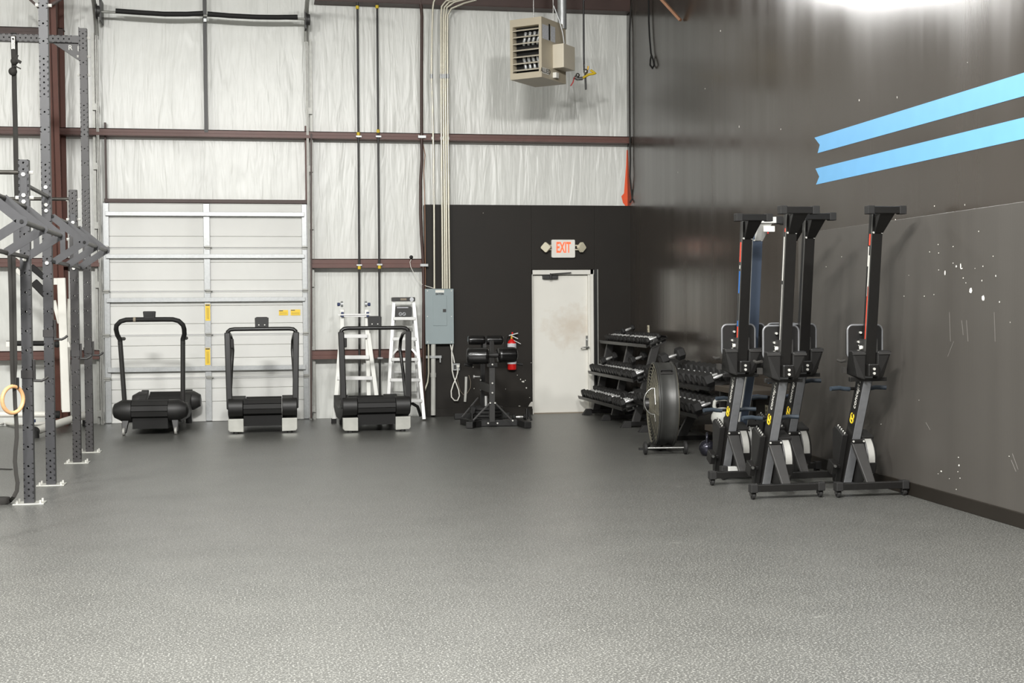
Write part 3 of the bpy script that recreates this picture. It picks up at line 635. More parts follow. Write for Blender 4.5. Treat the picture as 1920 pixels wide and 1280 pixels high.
def outlet(px, label, pos=None):
    q = pos or PW(px[0], px[1], .006); o = MB().hexa([q + Vector((dx, dy, dz)) for dz in (-.055, .055) for dx, dy in ((0, -.04), (.006, -.04), (.006, .04), (0, .04))]).build('wall_outlet', 'cream_plastic', bevel=.002)
    m = MB(); m.box(q + Vector((-.002, 0, .022)), (.004, .03, .026)); m.box(q + Vector((-.002, 0, -.022)), (.004, .03, .026)); m.build('socket', 'caulk', o)
    tag(o, label, 'outlet')
outlet((1215, 617), 'cream wall outlet above the top tier of the far dumbbell rack')
outlet((1437, 769), 'cream wall outlet low on the right wall between the upright rowing machines')
# SECTION: rig
# ---------------------------------------------------------------- pull-up rig on the left
RX = -1.83
UY = [11.39, 12.55, 14.31, 15.35]
RW = .078
def hole_bar(o, ax, up, L, w, holes, hr=.0085):
    """square tube from o along ax; the faces looking along up are punched right through"""
    b = MB(); o = Vector(o); ax = Vector(ax).normalized(); up = Vector(up).normalized(); sd = ax.cross(up)
    n = 12; hw = w / 2; cut = .024
    for sgn in (1, -1):
        z = 0.0; segs = []
        for h in sorted(holes):
            if h - cut > z + .001: segs.append((z, h - cut))
            z = h + cut
        segs.append((z, L))
        for a, c in segs:
            b.mesh([o + ax * q + sd * t * hw + up * sgn * hw for q, t in ((a, -1), (c, -1), (c, 1), (a, 1))], [(0, 1, 2, 3)])
        for h in holes:
            ang = [2 * PI * k / n for k in range(n)]; vs = []
            for a in ang:
                vs.append(o + ax * (h + hr * math.sin(a)) + sd * hr * math.cos(a) + up * sgn * hw)
            for a in ang:
                c_, s_ = math.cos(a), math.sin(a); k = 1 / max(abs(c_), abs(s_))
                vs.append(o + ax * (h + cut * s_ * k) + sd * hw * c_ * k + up * sgn * hw)
            for a in ang:
                vs.append(o + ax * (h + hr * math.sin(a)) + sd * hr * math.cos(a) + up * sgn * (hw - .005))
            b.mesh(vs, [(k, (k + 1) % n, n + (k + 1) % n, n + k) for k in range(n)] + [(k, (k + 1) % n, 2 * n + (k + 1) % n, 2 * n + k) for k in range(n)])
    for sgn in (1, -1):
        b.mesh([o + ax * q + up * t * hw + sd * sgn * hw for q, t in ((0, -1), (L, -1), (L, 1), (0, 1))], [(0, 1, 2, 3)])
    for q in (0, L): b.mesh([o + ax * q + up * t * hw + sd * s_ * hw for t, s_ in ((-1, -1), (1, -1), (1, 1), (-1, 1))], [(0, 1, 2, 3)])
    return b
def pattern(z1):
    h = [.06, .112, .164, .216]; z = .30
    dense = ((2.36, 2.80), (3.36, 3.72), (4.30, 4.9))
    while z < z1 - .03:
        h.append(z); z += .052 if any(a <= z <= c for a, c in dense) else .155
    return h
rig = thing('pull_up_rig', (RX, 13.3, 0), 'dark grey steel pull up rig with punched uprights at the left edge', 'pull up rig')
tops = [P(47, 300, UY[0]).z, 4.95, P(142, 356, UY[2]).z, P(160, 54, UY[3]).z]
for i, y in enumerate(UY):
    H_ = tops[i]
    u = hole_bar((RX, y, .008), (0, 0, 1), (0, 1, 0), H_ - .008, RW, [h for h in pattern(H_)]).build('upright', 'rig_steel' if i < 2 else 'rig_dark', rig)
    m = MB(); m.span((RX - .12, y - .09, 0), (RX + .12, y + .09, .009)); fp = m.build('foot_plate', 'brushed', rig, bevel=.002)
    m = MB()
    for sx_ in (-.09, .09):
        for sy in (-.06, .06): m.cyl((RX + sx_, y + sy, .008), (RX + sx_, y + sy, .034), .009, seg=8)
    m.build('anchor_bolt', 'bolt_zinc', fp, split=True)
    if i in (0, 2):
        m = MB(); ys = (327, 366, 378, 486) if i == 0 else (417, 503)
        for yy in ys: q = P(41 if i == 0 else 139, yy, y - RW / 2); m.cyl((RX, y - RW / 2, q.z), (RX, y - RW / 2 - .018, q.z), .017, seg=6)
    else:
        m = MB(); ys = (351, 384, 395, 493) if i == 1 else (485,)
        for yy in ys: q = P(88, yy, y - RW / 2); m.cyl((RX, y - RW / 2, q.z), (RX, y - RW / 2 - .018, q.z), .017, seg=6)
    m.build('bolt', 'bolt_zinc', u, split=True)
    for sx_ in (-1, 1):
        m = MB()
        for zz in ([H_ - .10, H_ - .30, H_ - .5] if i != 1 else [4.25]): m.cyl((RX + sx_ * RW / 2, y, zz), (RX + sx_ * (RW / 2 + .03), y, zz), .015, seg=6)
        m.build('bolt', 'bolt_zinc', u, split=True)
    if i < 3:
        zz = P(88, 368, UY[1]).z if i < 2 else P(142, 417, UY[2]).z
        MB().box((RX, y - RW / 2 - .003, zz), (.056, .006, .17)).build('bracket_plate', 'rig_steel', u, bevel=.003)
# far row of uprights, beyond the frame edge
for y in (UY[0], UY[3]): hole_bar((-3.25, y, .008), (0, 0, 1), (0, 1, 0), (tops[0] if y < 12 else tops[3]) - .008, RW, []).build('upright', 'rig_dark', rig)
# cross beam with holes
bzc = P(100, 73.5, UY[3]).z
hole_bar((-3.25, UY[3], bzc), (1, 0, 0), (0, 1, 0), 3.25 + RX - RW / 2, RW, [.1 + .056 * k for k in range(22)]).build('cross_beam', 'rig_dark', rig)
g = [P(110, 80.5, UY[3]), P(153.5, 80.5, UY[3]), P(153.5, 109, UY[3]), P(150, 108, UY[3])]
zt_ = bzc - RW / 2
gs = [(RX - RW / 2 - .285, UY[3] - .006, zt_), (RX - RW / 2, UY[3] - .006, zt_), (RX - RW / 2, UY[3] - .006, zt_ - .19), (RX - RW / 2 - .02, UY[3] - .006, zt_ - .18)]
gu = MB().prism(gs, (0, .012, 0)).build('gusset', 'rig_dark', rig, bevel=.002)
q = P(132, 90, UY[3]); text('R', .075, 'galvanized_dull', gu, (q.x, UY[3] - .008, q.z), (1, 0, 0), (0, 0, 1))
q = P(150.5, 91, UY[3]); MB().prism([(q.x + x, UY[3] - .0065, q.z + z) for x, z in rrect(.05, .075, .02)], (0, -.002, 0)).build('slot', 'galvanized_dull', gu)
MB().cyl((q.x + .005, UY[3] - .008, q.z), (q.x + .005, UY[3] - .022, q.z), .013, seg=6).build('bolt', 'bolt_zinc', gu)
m = MB(); m.box((RX - RW / 2 - .004, UY[3], bzc - .05), (.008, .09, .36)); m.build('end_plate', 'rig_dark', rig)
# straight bars
def bar(a, b_, r=.0175, n='pull_up_bar'): return MB().cyl(a, b_, r, seg=16).build(n, 'rig_bar', rig, smooth=40)
z1 = P(100, 373, UY[2]).z; bar((-3.25, UY[2], z1), (RX - RW / 2, UY[2], z1))
z1 = P(20, 323, UY[0]).z; bar((-3.25, UY[0], z1), (RX - RW / 2, UY[0], z1))
z1 = P(88, 371, UY[1]).z; o = bar((RX + .012, UY[0], z1 + .01), (RX + .012, UY[1] - RW / 2, z1 + .01))
# triangle climbing grips
def tri_unit(name, anchor, ys, ya, yb):
    T = Vector((0, 0, 0)); A_ = Vector((.272, 0, -.228)); B_ = Vector((.012, 0, -.40))
    for y in ys:
        o = Vector((anchor.x, y, anchor.z)); m = MB()
        m.beam(o + T, o + A_, .062, .008, up=(0, 1, 0)); m.beam(o + A_, o + B_, .062, .008, up=(0, 1, 0))
        m.cyl(o + A_ + Vector((0, -.0042, 0)), o + A_ + Vector((0, .0042, 0)), .037, seg=20)
        m.beam(o + T + Vector((.085, 0, -.05)), o + B_ + Vector((.075, 0, .03)), .045, .0078, up=(0, 1, 0))
        m.build('side_plate', 'rig_steel', rig)
    for q in (T + Vector((.004, 0, .0)), A_, B_):
        p0 = Vector((anchor.x, ya, anchor.z)) + q; p1 = Vector((anchor.x, yb, anchor.z)) + q
        m = MB(); m.cyl(p0, p1, .0175, seg=16)
        for y in ys: m.cyl((p0.x, y + .006, p0.z), (p0.x, y + .09, p0.z), .0205, seg=16)
        m.build('grip_bar', 'rig_bar', rig, smooth=40)
        for y in ys[:1]: MB().cyl((p0.x, y - .012, p0.z), (p0.x, y - .008, p0.z), .013, seg=16).build('bar_opening', 'hole_black', rig)
an = P(46, 388, 11.36); tri_unit('a', an, (9.55, 10.45, 11.36), 9.55, 11.40)
bn = P(98, 406, 12.56); bn.x = RX + RW / 2 + .006; tri_unit('b', bn, (12.54, 13.42, 14.28), 12.54, 14.32)
hole_bar((RX, 9.55, .008), (0, 0, 1), (0, 1, 0), tops[0] - .008, RW, []).build('upright', 'rig_steel', rig)
# hooks on the uprights
HK = [('rightmost', 3), ('b', 2), ('c', 1), ('d', 0)]
def hook(i, ytop, ybot, lab):
    y = UY[i]; zt, zb = P(60, ytop, y).z, P(60, ybot, y).z
    t = thing('bar_hook', (RX, y, zb), lab, 'hook', 'steel hooks clamped on the rig uprights')
    m = MB(); s_ = RW / 2 + .006
    for a, b_ in (((-s_, -s_), (s_, -s_ + .006)), ((-s_, s_ - .006), (s_, s_)), ((-s_, -s_), (-s_ + .006, s_))): m.span((RX + a[0], y + a[1], zb + .02), (RX + b_[0], y + b_[1], zb + .085))
    m.build('collar', 'rig_dark', t)
    MB().span((RX + s_ - .001, y - .03, zb - .01), (RX + s_ + .014, y + .03, zt)).build('back_plate', 'rig_dark', t, bevel=.003)
    MB().tube([(RX + s_, y - .02, zb), (RX + s_ + .065, y - .02, zb - .003), (RX + s_ + .095, y - .02, zb + .012), (RX + s_ + .115, y - .02, zb + .03)], .011, 8).build('arm', 'dark_grey_metal', t, smooth=50)
    return t
hook(0, 674, 713, 'steel hook on the nearest rig upright, beside the wooden ring')
hook(1, 600, 636, 'steel hook on the tall second rig upright, in front of the white machine')
hook(2, 645, 673, 'steel hook on the shorter third rig upright from the camera')
hook(3, 641, 667, 'steel hook on the farthest rig upright, next to the garage door')
# strap looped over the cross beam
st = thing('knotted_strap', (P(26, 75, 15.3).x, UY[3], bzc), 'black strap with white tag knotted over the cross beam of the rig', 'strap')
yb2 = UY[3] - RW / 2 - .012
MB().tube([P(x, y, yb2) for x, y in ((25, 67), (25, 90), (26, 112), (27, 170), (29, 250), (30.5, 330), (32, 380))], .026, 10, flat=.005).build('webbing', 'strap_black', st, smooth=50)
a = P(25, 66, yb2); m = MB(); m.span((a.x - .026, yb2 - .004, bzc + .04), (a.x + .026, UY[3] + .05, bzc + .05)); m.span((a.x - .026, UY[3] + .045, bzc - .25), (a.x + .026, UY[3] + .052, bzc + .05)); m.build('webbing', 'strap_black', st)
m = MB(); c = P(24, 134, yb2 - .02); m.ball(c, .045); m.ball(P(27, 115, yb2 - .02), .04); m.beam(P(26, 110, yb2 - .03), P(39, 117, yb2 - .03), .04, .03); m.beam(P(27, 123, yb2 - .03), P(39, 129, yb2 - .03), .018, .012); m.beam(P(26, 118, yb2 - .03), P(33, 103, yb2 - .03), .03, .02); m.build('knot', 'strap_black', st, smooth=60)
a, b_ = P(21.5, 92, yb2 - .008), P(27.5, 68.5, yb2 - .008); tg = MB().span((a.x, yb2 - .009, a.z), (b_.x, yb2 - .006, b_.z)).build('tag', 'white_plastic', st)
c = (a + b_) / 2; text('ROGUE', .036, 'hole_black', tg, (c.x, yb2 - .0095, c.z - .018), (0, 0, -1), (1, 0, 0), extrude=.0004)
MB().cyl((c.x, yb2 - .0095, b_.z - .025), (c.x, yb2 - .0105, b_.z - .025), .011).build('tag_emblem', 'hole_black', tg)
# ring hanging on its strap
yr = 11.20
rg = thing('gymnastic_ring', P(24, 749, yr), 'wooden gymnastic ring hanging on black straps by the nearest rig upright', 'gymnastic ring')
c = P(24, 749, yr); R = Matrix.Rotation(math.radians(52), 3, 'Z')
MB().tube([c + R @ Vector((.105 * math.cos(2 * PI * k / 40), 0, .105 * math.sin(2 * PI * k / 40))) for k in range(40)], .0155, 12, closed=True).build('ring', 'wood_ring', rg, smooth=60)
for k, (pts, wd) in enumerate(((((17, 470), (20, 560), (21.5, 650), (22.5, 700), (23.5, 728)), .014), (((24.5, 470), (26.5, 600), (28, 680), (26, 715), (25, 728)), .019))):
    MB().tube([P(x, y, yr + .012 * k) for x, y in pts], wd, 10, flat=.004).build('strap', 'strap_black', rg, smooth=50)
MB().box(P(32, 718, yr + .03), (.03, .02, .09)).build('buckle', 'black_metal', rg, bevel=.004)
MB().tube([P(x, y, yr + .04) for x, y in ((27, 725), (28.5, 760), (31, 795), (31.5, 820), (29, 845), (28, 865), (30.5, 890), (33, 905), (31.5, 920), (26, 931))] + [PZ(18, 940, .012), PZ(8, 944, .008), PZ(-12, 946, .008)], .016, 10, flat=.004).build('strap_tail', 'strap_black', rg, smooth=50)
cc = PZ(-2, 938, .03); MB().tube([cc + Vector((.085 * math.cos(a), .06 * math.sin(a), .0)) for a in [k * PI / 8 for k in range(16)]], .004, 10, closed=True, flat=.026).build('strap_coil', 'strap_black', rg, smooth=60)

# ---------------------------------------------------------------- white strength machine behind the rig
wm = thing('strength_machine', P(110, 795, 18.0) * 1.0, 'white tubular strength training machine standing behind the dark rig', 'exercise machine')
wm.location.z = 0
a, b_ = P(66, 808, 17.25), P(161, 777, 18.8)
m = MB(); m.tube([a, b_], .05, 14)
for q in (a, b_): m.cyl((q.x, q.y, q.z), (q.x, q.y, .05), .04, seg=12)
m.build('base_tube', 'white_frame', wm, smooth=40)
m = MB()
for q in (a, b_): m.cyl((q.x, q.y, 0), (q.x, q.y, .085), .047, seg=14)
dv = (b_ - a).normalized(); m.cyl(a - dv * .012, a + dv * .01, .054, seg=16); m.build('rubber_foot', 'black_rubber', wm, smooth=40, split=True)
m = MB(); m.beam(P(115, 521, 18.1), P(124.5, 772, 18.1), .10, .07, up=(0, 1, 0)); m.beam(P(101, 563, 18.15), P(112, 606, 18.15), .05, .05, up=(0, 1, 0)); m.box(P(105.5, 527.5, 18.1), (.06, .05, .085)); m.build('mast', 'white_frame', wm, bevel=.006)
m = MB(); m.tube([P(131, 560, 18.4), P(124, 770, 18.4)], .03, 10); m.tube([P(114, 600, 18.5), P(119, 768, 18.5)], .028, 10); m.build('rear_strut', 'white_frame', wm, smooth=40, split=True)
m = MB(); m.tube([P(-30, 776.5, 18.35), P(92, 776.5, 18.35)], .04, 14); m.build('cross_tube', 'white_frame', wm, smooth=40)
m = MB(); m.cyl(P(92, 777, 18.35), P(112, 777, 18.35), .05); m.build('hub', 'black_rubber', wm, smooth=40)
m = MB(); m.cyl(P(12, 643.5, 18.2), P(101, 643.5, 18.2), .033); m.ball(P(107, 645, 18.1), .045); m.build('roller_bar', 'black_rubber', wm, smooth=40)
m = MB(); m.box(P(15.5, 645, 18.15), (.05, .05, .07)); m.box(P(26, 645, 18.15), (.03, .05, .07)); m.beam(P(113, 650, 18.1), P(131, 645, 18.1), .07, .05, up=(0, 1, 0)); m.build('bracket', 'white_frame', wm, bevel=.004, split=True)
m = MB(); m.beam(P(20, 470, 18.0), P(59, 500, 18.0), .05, .05, up=(0, 1, 0)); m.beam(P(30, 505, 18.0), P(66, 537, 18.0), .055, .05, up=(0, 1, 0)); m.build('lever_arm', 'white_frame', wm, bevel=.004, split=True)
m = MB(); m.beam(P(58, 499, 18.0), P(84, 521, 18.0), .075, .06, up=(0, 1, 0)); m.beam(P(63, 528, 17.95), P(92, 558, 17.95), .10, .07, up=(0, 1, 0)); m.build('foam_pad', 'black_rubber', wm, bevel=.01, split=True)
MB().box(P(57, 495, 17.96), (.02, .06, .06)).build('end_mark', 'red_paint', wm)
o = MB().tube([PZ(x, y, .03) for x, y in ((-10, 797), (10, 793), (28, 797), (40, 796), (84, 793))], .022, 10).build('curl_bar', 'white_plastic', smooth=50); tag(o, 'white bent bar lying on the floor in front of the white strength machine', 'bar')
q = PZ(61, 790, .06); MB().box(q + Vector((0, 0, 0)), (.08, .06, .06)).build('clip', 'navy', o, bevel=.01)
# SECTION: floor machines
# ---------------------------------------------------------------- curved treadmills
def treadmill_square(label, x, y, rz):
    t = thing('treadmill', (x, y, 0), label, 'treadmill', 'curved treadmills in front of the pale walls', rz)
    L = 1.72
    def bd(m, n, mt, p=t, **k): return m.build(n, mt, p, world=False, **k)
    # belt of slats: front roller, curved deck, rear roller
    top = [(.10, .415), (.25, .34), (.5, .26), (.75, .225), (1.0, .245), (1.22, .30), (1.38, .37)]
    m = MB()
    for k in range(6):
        th = -.35 + k * .56; R = Matrix.Rotation(-th, 3, 'X')
        m.box(Vector((0, .115 - .106 * math.cos(th), .315 + .106 * math.sin(th))), (.47, .016, .056), R)
    for i in range(len(top) - 1):
        (v0, z0), (v1, z1) = top[i], top[i + 1]
        for k in range(4):
            p = Vector((0, v0 + (v1 - v0) * (k + .5) / 4, z0 + (z1 - z0) * (k + .5) / 4)); sl = math.atan2(z1 - z0, v1 - v0)
            m.box(p, (.47, math.hypot(v1 - v0, z1 - z0) / 4 - .006, .014), Matrix.Rotation(sl, 3, 'X'))
    bd(m, 'running_belt', 'black_rubber')
    m = MB(); m.lathe((-.235, .115, .315), (1, 0, 0), [(.02, 0), (.098, 0), (.098, .47), (.02, .47)], 20); m.span((-.235, .06, .09), (.235, 1.36, .22)); bd(m, 'undercarriage', 'hole_black')
    for s in (-1, 1):
        # side cover: round nose in front, rail along the side rising at both ends
        prof = [(.115 - .115 * math.sin(a), .325 + .115 * math.cos(a)) for a in [PI * k / 10 for k in range(11)]]
        pts = [(v, z) for v, z in prof] + [(.4, .12), (1.05, .12), (1.44, .22)] + [(1.40, .39), (1.22, .33), (1.0, .28), (.75, .265), (.5, .29), (.25, .38)]
        m = MB(); x0, x1 = (s * .24, s * .425)
        m.prism([(x0, v, z) for v, z in pts], (x1 - x0, 0, 0)); bd(m, 'side_cover', 'black_plastic', smooth=30, bevel=.008)
        po = [(s * .235, .185), (s * .425, .185), (s * .425, .05), (s * .405, .025), (s * .235, .02)]
        m = MB(); m.prism([(a, .02, b) for a, b in po], (0, .10, 0)); bd(m, 'corner_plate', 'brushed', bevel=.006)
        m = MB(); m.cyl((s * .33, .07, 0), (s * .33, .07, .025), .035, seg=12); bd(m, 'foot', 'black_rubber')
        m = MB(); m.span((s * .30, 1.25, 0), (s * .36, 1.35, .14)); bd(m, 'rear_foot', 'black_rubber', bevel=.004)
        # handrail: flat post, rounded corner, side rail running back and down
        m = MB(); m.beam((s * .405, .10, .30), (s * .425, .16, 1.26), .075, .05, up=(0, 1, 0)); bd(m, 'post', 'black_satin', bevel=.012)
        m = MB(); m.tube([(s * .422, .16, 1.25), (s * .415, .25, 1.255), (s * .40, .50, 1.22), (s * .385, .62, 1.14), (s * .38, .66, 1.02), (s * .395, .50, .75), (s * .41, .36, .40)], .022, 10); bd(m, 'side_rail', 'black_satin', smooth=50)
    m = MB(); m.tube([(-.425, .16, 1.23), (-.42, .16, 1.27), (-.39, .16, 1.295), (-.34, .16, 1.302), (.34, .16, 1.302), (.39, .16, 1.295), (.42, .16, 1.27), (.425, .16, 1.23)], .025, 10); bd(m, 'crossbar', 'black_satin', smooth=50)
    m = MB(); m.prism([(-.082, .15, 1.31), (.082, .15, 1.31), (.086, .15, 1.44), (.06, .15, 1.452), (-.06, .15, 1.452), (-.086, .15, 1.44)], (0, .06, .0)); c = bd(m, 'console', 'black_plastic', bevel=.006)
    m = MB(); m.cyl((-.036, .152, 1.352), (-.036, .142, 1.352), .008, seg=8); m.cyl((.036, .152, 1.352), (.036, .142, 1.352), .008, seg=8); m.build('console_screw', 'bolt_zinc', c, world=False, split=True)
    m = MB(); m.box((-.375, .22, 1.12), (.05, .06, .12)); bd(m, 'bottle_holder', 'black_plastic', bevel=.01)
    return t
a = PZ(493, 812.5); treadmill_square('black treadmill with silver corner plates in front of the garage door', a.x, a.y, math.radians(-1.0))
a = PZ(707.5, 810); treadmill_square('black treadmill with silver corner plates in front of the two ladders', a.x, a.y, math.radians(1.5))
def treadmill_round(label, x, y, rz):
    t = thing('treadmill', (x, y, 0), label, 'treadmill', None, rz)
    def bd(m, n, mt, p=t, **k): return m.build(n, mt, p, world=False, **k)
    m = MB()
    for k in range(6):
        th = -.3 + k * .54; m.box(Vector((.0, .14 - .123 * math.cos(th), .30 + .123 * math.sin(th))), (.44, .016, .062), Matrix.Rotation(-th, 3, 'X'))
    top = [(.14, .425), (.35, .34), (.65, .26), (.95, .24), (1.25, .28), (1.5, .38), (1.62, .44)]
    for i in range(len(top) - 1):
        (v0, z0), (v1, z1) = top[i], top[i + 1]
        for k in range(4):
            p = Vector((0, v0 + (v1 - v0) * (k + .5) / 4, z0 + (z1 - z0) * (k + .5) / 4)); m.box(p, (.44, math.hypot(v1 - v0, z1 - z0) / 4 - .006, .014), Matrix.Rotation(math.atan2(z1 - z0, v1 - v0), 3, 'X'))
    bd(m, 'running_belt', 'black_rubber')
    m = MB(); m.lathe((-.22, .14, .30), (1, 0, 0), [(.02, 0), (.112, 0), (.112, .44), (.02, .44)], 20); m.span((-.215, .08, .075), (.215, 1.6, .22)); bd(m, 'undercarriage', 'hole_black')
    for s in (-1, 1):
        m = MB(); m.lathe((s * .225, .14, .30), (s, 0, 0), [(.03, 0), (.135, 0), (.135, .12), (.085, .215), (.04, .235), (.01, .24)], 24); bd(m, 'roller_cover', 'black_plastic', smooth=35)
        pts = [(.2, .17), (.5, .12), (1.3, .12), (1.66, .22), (1.66, .47), (1.5, .41), (1.25, .32), (.95, .28), (.65, .30), (.35, .38), (.2, .42)]
        m = MB(); m.prism([(s * .24, v, z) for v, z in pts], (s * .10, 0, 0)); bd(m, 'side_cover', 'black_plastic', bevel=.01)
        m = MB(); m.lathe((s * .25, 1.6, .32), (s, 0, 0), [(.02, 0), (.13, 0), (.13, .11), (.08, .20), (.02, .21)], 24); bd(m, 'rear_cover', 'dark_grey_metal', smooth=35)
        m = MB(); m.beam((s * .30, .11, .20), (s * .315, .08, .03), .09, .05, up=(0, 1, 0), w2=.05); m.beam((s * .30, 1.5, .2), (s * .30, 1.52, .02), .08, .06, up=(0, 1, 0)); bd(m, 'leg', 'black_metal', bevel=.006, split=True)
        m = MB(); m.lathe((s * .315 - .014, .055, .048), (1, 0, 0), [(.012, 0), (.048, .0), (.048, .028), (.012, .028)], 16); bd(m, 'wheel', 'cage_silver', smooth=40)
        x1 = s * .385
        m = MB(); m.cyl((s * .36, .42, .36), (x1, .30, 1.16), .03); bd(m, 'post', 'dark_grey_metal', smooth=40)
        m = MB(); m.tube([(x1, .305, 1.12), (x1 + s * .0, .30, 1.18), (x1 + s * .025, .26, 1.24), (x1 + s * .03, .20, 1.31), (x1 + s * .02, .17, 1.36), (x1 - s * .03, .16, 1.41), (x1 - s * .10, .15, 1.43), (x1 - s * .2, .15, 1.432), (0, .15, 1.432)], .030, 12); bd(m, 'handlebar', 'black_rubber', smooth=50)
        m = MB(); m.cyl((x1, .30, 1.19), (x1 + s * .0 + .03, .42, 1.19), .022); bd(m, 'rear_grip', 'dark_grey_metal', smooth=40)
    MB().cyl((-.195, .15, 1.432), (-.165, .15, 1.432), .0315).build('tape_band', 'caulk', t, world=False, smooth=40)
    m = MB(); m.prism([(-.07, .13, 1.405), (.07, .13, 1.405), (.07, .13, 1.45), (.078, .13, 1.535), (-.078, .13, 1.535), (-.07, .13, 1.45)], (0, .05, 0)); c = bd(m, 'console', 'black_plastic', bevel=.012)
    m = MB(); m.span((-.05, .126, 1.47), (.05, .132, 1.515)); m.build('console_back', 'black_metal', c, world=False, bevel=.004)
    return t
a = PZ(280, 816); treadmill_round('black treadmill with rounded handlebar and small wheels, nearest the rig', a.x, a.y, math.radians(-4))

# ---------------------------------------------------------------- ladders
yl = 18.55
ld = thing('folding_ladder', P(665, 782, yl) * 1, 'pale telescoping ladder with dark blue knobs behind the middle treadmill row', 'ladder')
ld['label'] = 'white telescoping ladder with dark blue locking knobs, left of the step ladder'
ld.location.z = 0
def floorpt(x, Y): q = P(x, 780, Y); return Vector((q.x, Y, 0.0))
def rails(pts, w, h, n, par, mt='ladder_white'):
    for a, b_ in pts: MB().beam(a, b_, w, h, up=(0, 1, 0)).build(n, mt, par, bevel=.004)
def z0(v): v.z = .02; return v
rails([(P(641.5, 580, yl), P(641, 700, yl - .05)), (P(687.5, 580, yl), P(691.5, 742, yl - .05))], .055, .03, 'inner_rail', ld)
rails([(P(640, 622, yl - .04), z0(P(626, 782, yl - .18))), (P(690.5, 625, yl - .04), z0(P(712, 786, yl - .18)))], .055, .035, 'outer_rail', ld)
rails([(P(642.5, 580, yl + .06), z0(P(640, 778, yl + .45))), (P(686.5, 580, yl + .06), z0(P(692, 778, yl + .45)))], .05, .03, 'rear_rail', ld)
for x in (626, 712): q = P(x, 782, yl - .18); MB().box((q.x, yl - .18, .03), (.07, .06, .06)).build('rubber_foot', 'black_rubber', ld)
for y, xa, xb, hh in ((591, 642, 688, .045), (630, 641, 689, .05), (669.5, 636, 692, .05), (708.5, 632, 698, .05), (747, 629, 704, .05)):
    a, b_ = P(xa, y, yl - .03 - (y - 591) * .0008), P(xb, y, yl - .03 - (y - 591) * .0008); MB().beam(a, b_, .06, hh, up=(0, 0, 1)).build('rung', 'aluminium', ld, bevel=.004)
MB().beam(P(633, 590, yl - .06), P(695, 589, yl - .06), .04, .018).build('top_bar', 'aluminium', ld)
for xk, xj, s in ((635, 641, 1), (692, 686, -1)):
    m = MB(); q = P(xk, 570.5, yl); m.lathe(q + Vector((-.02, 0, 0)), (1, 0, 0), [(.012, 0), (.024, .002), (.024, .036), (.012, .04)], 12); m.build('locking_knob', 'navy', ld, smooth=40)
    m = MB(); q2 = P(xj, 570, yl); m.cyl(q, q2, .01); m.lathe(q2 + Vector((-.015, 0, 0)), (1, 0, 0), [(.01, 0), (.04, 0), (.04, .03), (.01, .03)], 14); m.build('hinge', 'galvanized', ld, smooth=40)
for x in (642, 689.5): MB().box(P(x, 589.5, yl - .05), (.035, .05, .07)).build('latch', 'navy', ld, bevel=.005)
yl = 18.75
sl = thing('step_ladder', P(762, 784, yl) * 1, 'aluminium step ladder with dark top cap leaning open beside the breaker panel', 'ladder'); sl.location.z = 0
rails([(P(738.5, 566, yl), z0(P(725.5, 782, yl - .35))), (P(775.5, 566, yl), z0(P(795, 784, yl - .35)))], .048, .03, 'front_rail', sl, 'aluminium')
rails([(P(741, 570, yl + .05), P(733, 775, yl + .25)), (P(773, 570, yl + .05), P(786, 775, yl + .25))], .03, .03, 'rear_rail', sl, 'aluminium')
m = MB(); a, b_ = P(735, 565, yl), P(777.5, 557, yl); m.span((a.x, yl - .06, a.z), (b_.x, yl + .12, b_.z)); m.build('top_cap', 'dark_grey_metal', sl, bevel=.008)
q = P(756.5, 561, yl - .062); MB().box((q.x, yl - .061, q.z), (.085, .004, .03)).build('cap_plate', 'caulk', sl, bevel=.001)
q = P(772, 561, yl - .066); MB().cyl((q.x, yl - .058, q.z), (q.x, yl - .068, q.z), .028).build('sticker', 'label_grey', sl)
a, b_ = P(738.5, 594, yl), P(772.5, 574, yl); tp = MB().prism([((a.x + b_.x) / 2 + x, yl + .02, (a.z + b_.z) / 2 + z) for x, z in rrect(b_.x - a.x, b_.z - a.z, .025)], (0, .02, 0)).build('tool_tray', 'dark_grey_metal', sl)
for x in (751, 758): q = P(x, 588.5, yl); MB().tube([(q.x + .02 * math.cos(t), yl + .018, q.z + .02 * math.sin(t)) for t in [k * PI / 8 for k in range(16)]], .004, 6, closed=True).build('cup_ring', 'label_grey', tp); q = P(x, 588.5, yl); MB().beam((q.x - .013, yl + .017, q.z + .013), (q.x + .013, yl + .017, q.z - .013), .005, .003).build('cup_mark', 'label_grey', tp)
q = P(755, 576.5, yl); MB().box((q.x, yl + .018, q.z), (.16, .004, .012)).build('tray_slot', 'label_grey', tp)
for y, xa, xb in ((597, 737, 779), (635, 735.5, 781), (673.5, 733, 783.5), (712, 731, 787), (751, 728, 791)):
    dY = yl - (y - 566) * .00165; MB().beam(P(xa, y, dY), P(xb, y, dY), .075, .042, up=(0, 0, 1)).build('step', 'aluminium', sl, bevel=.004)
for y, xa, xb in ((655, 737, 782), (697, 734, 785), (735, 733, 786)):
    dY = yl + .08 + (y - 570) * .001; MB().beam(P(xa, y, dY), P(xb, y, dY), .03, .025, up=(0, 0, 1)).build('rear_brace', 'aluminium', sl)
for xa, xb in ((733.5, 745), (783, 772)): MB().beam(P(xa, 667, yl - .14), P(xb, 654, yl - .1), .025, .012, up=(0, 1, 0)).build('brace', 'aluminium', sl)
MB().tube([P(771, 755, yl - .25), P(783, 762, yl - .25), P(789, 780, yl - .25)], .022, 8).build('foot_brace', 'black_metal', sl)

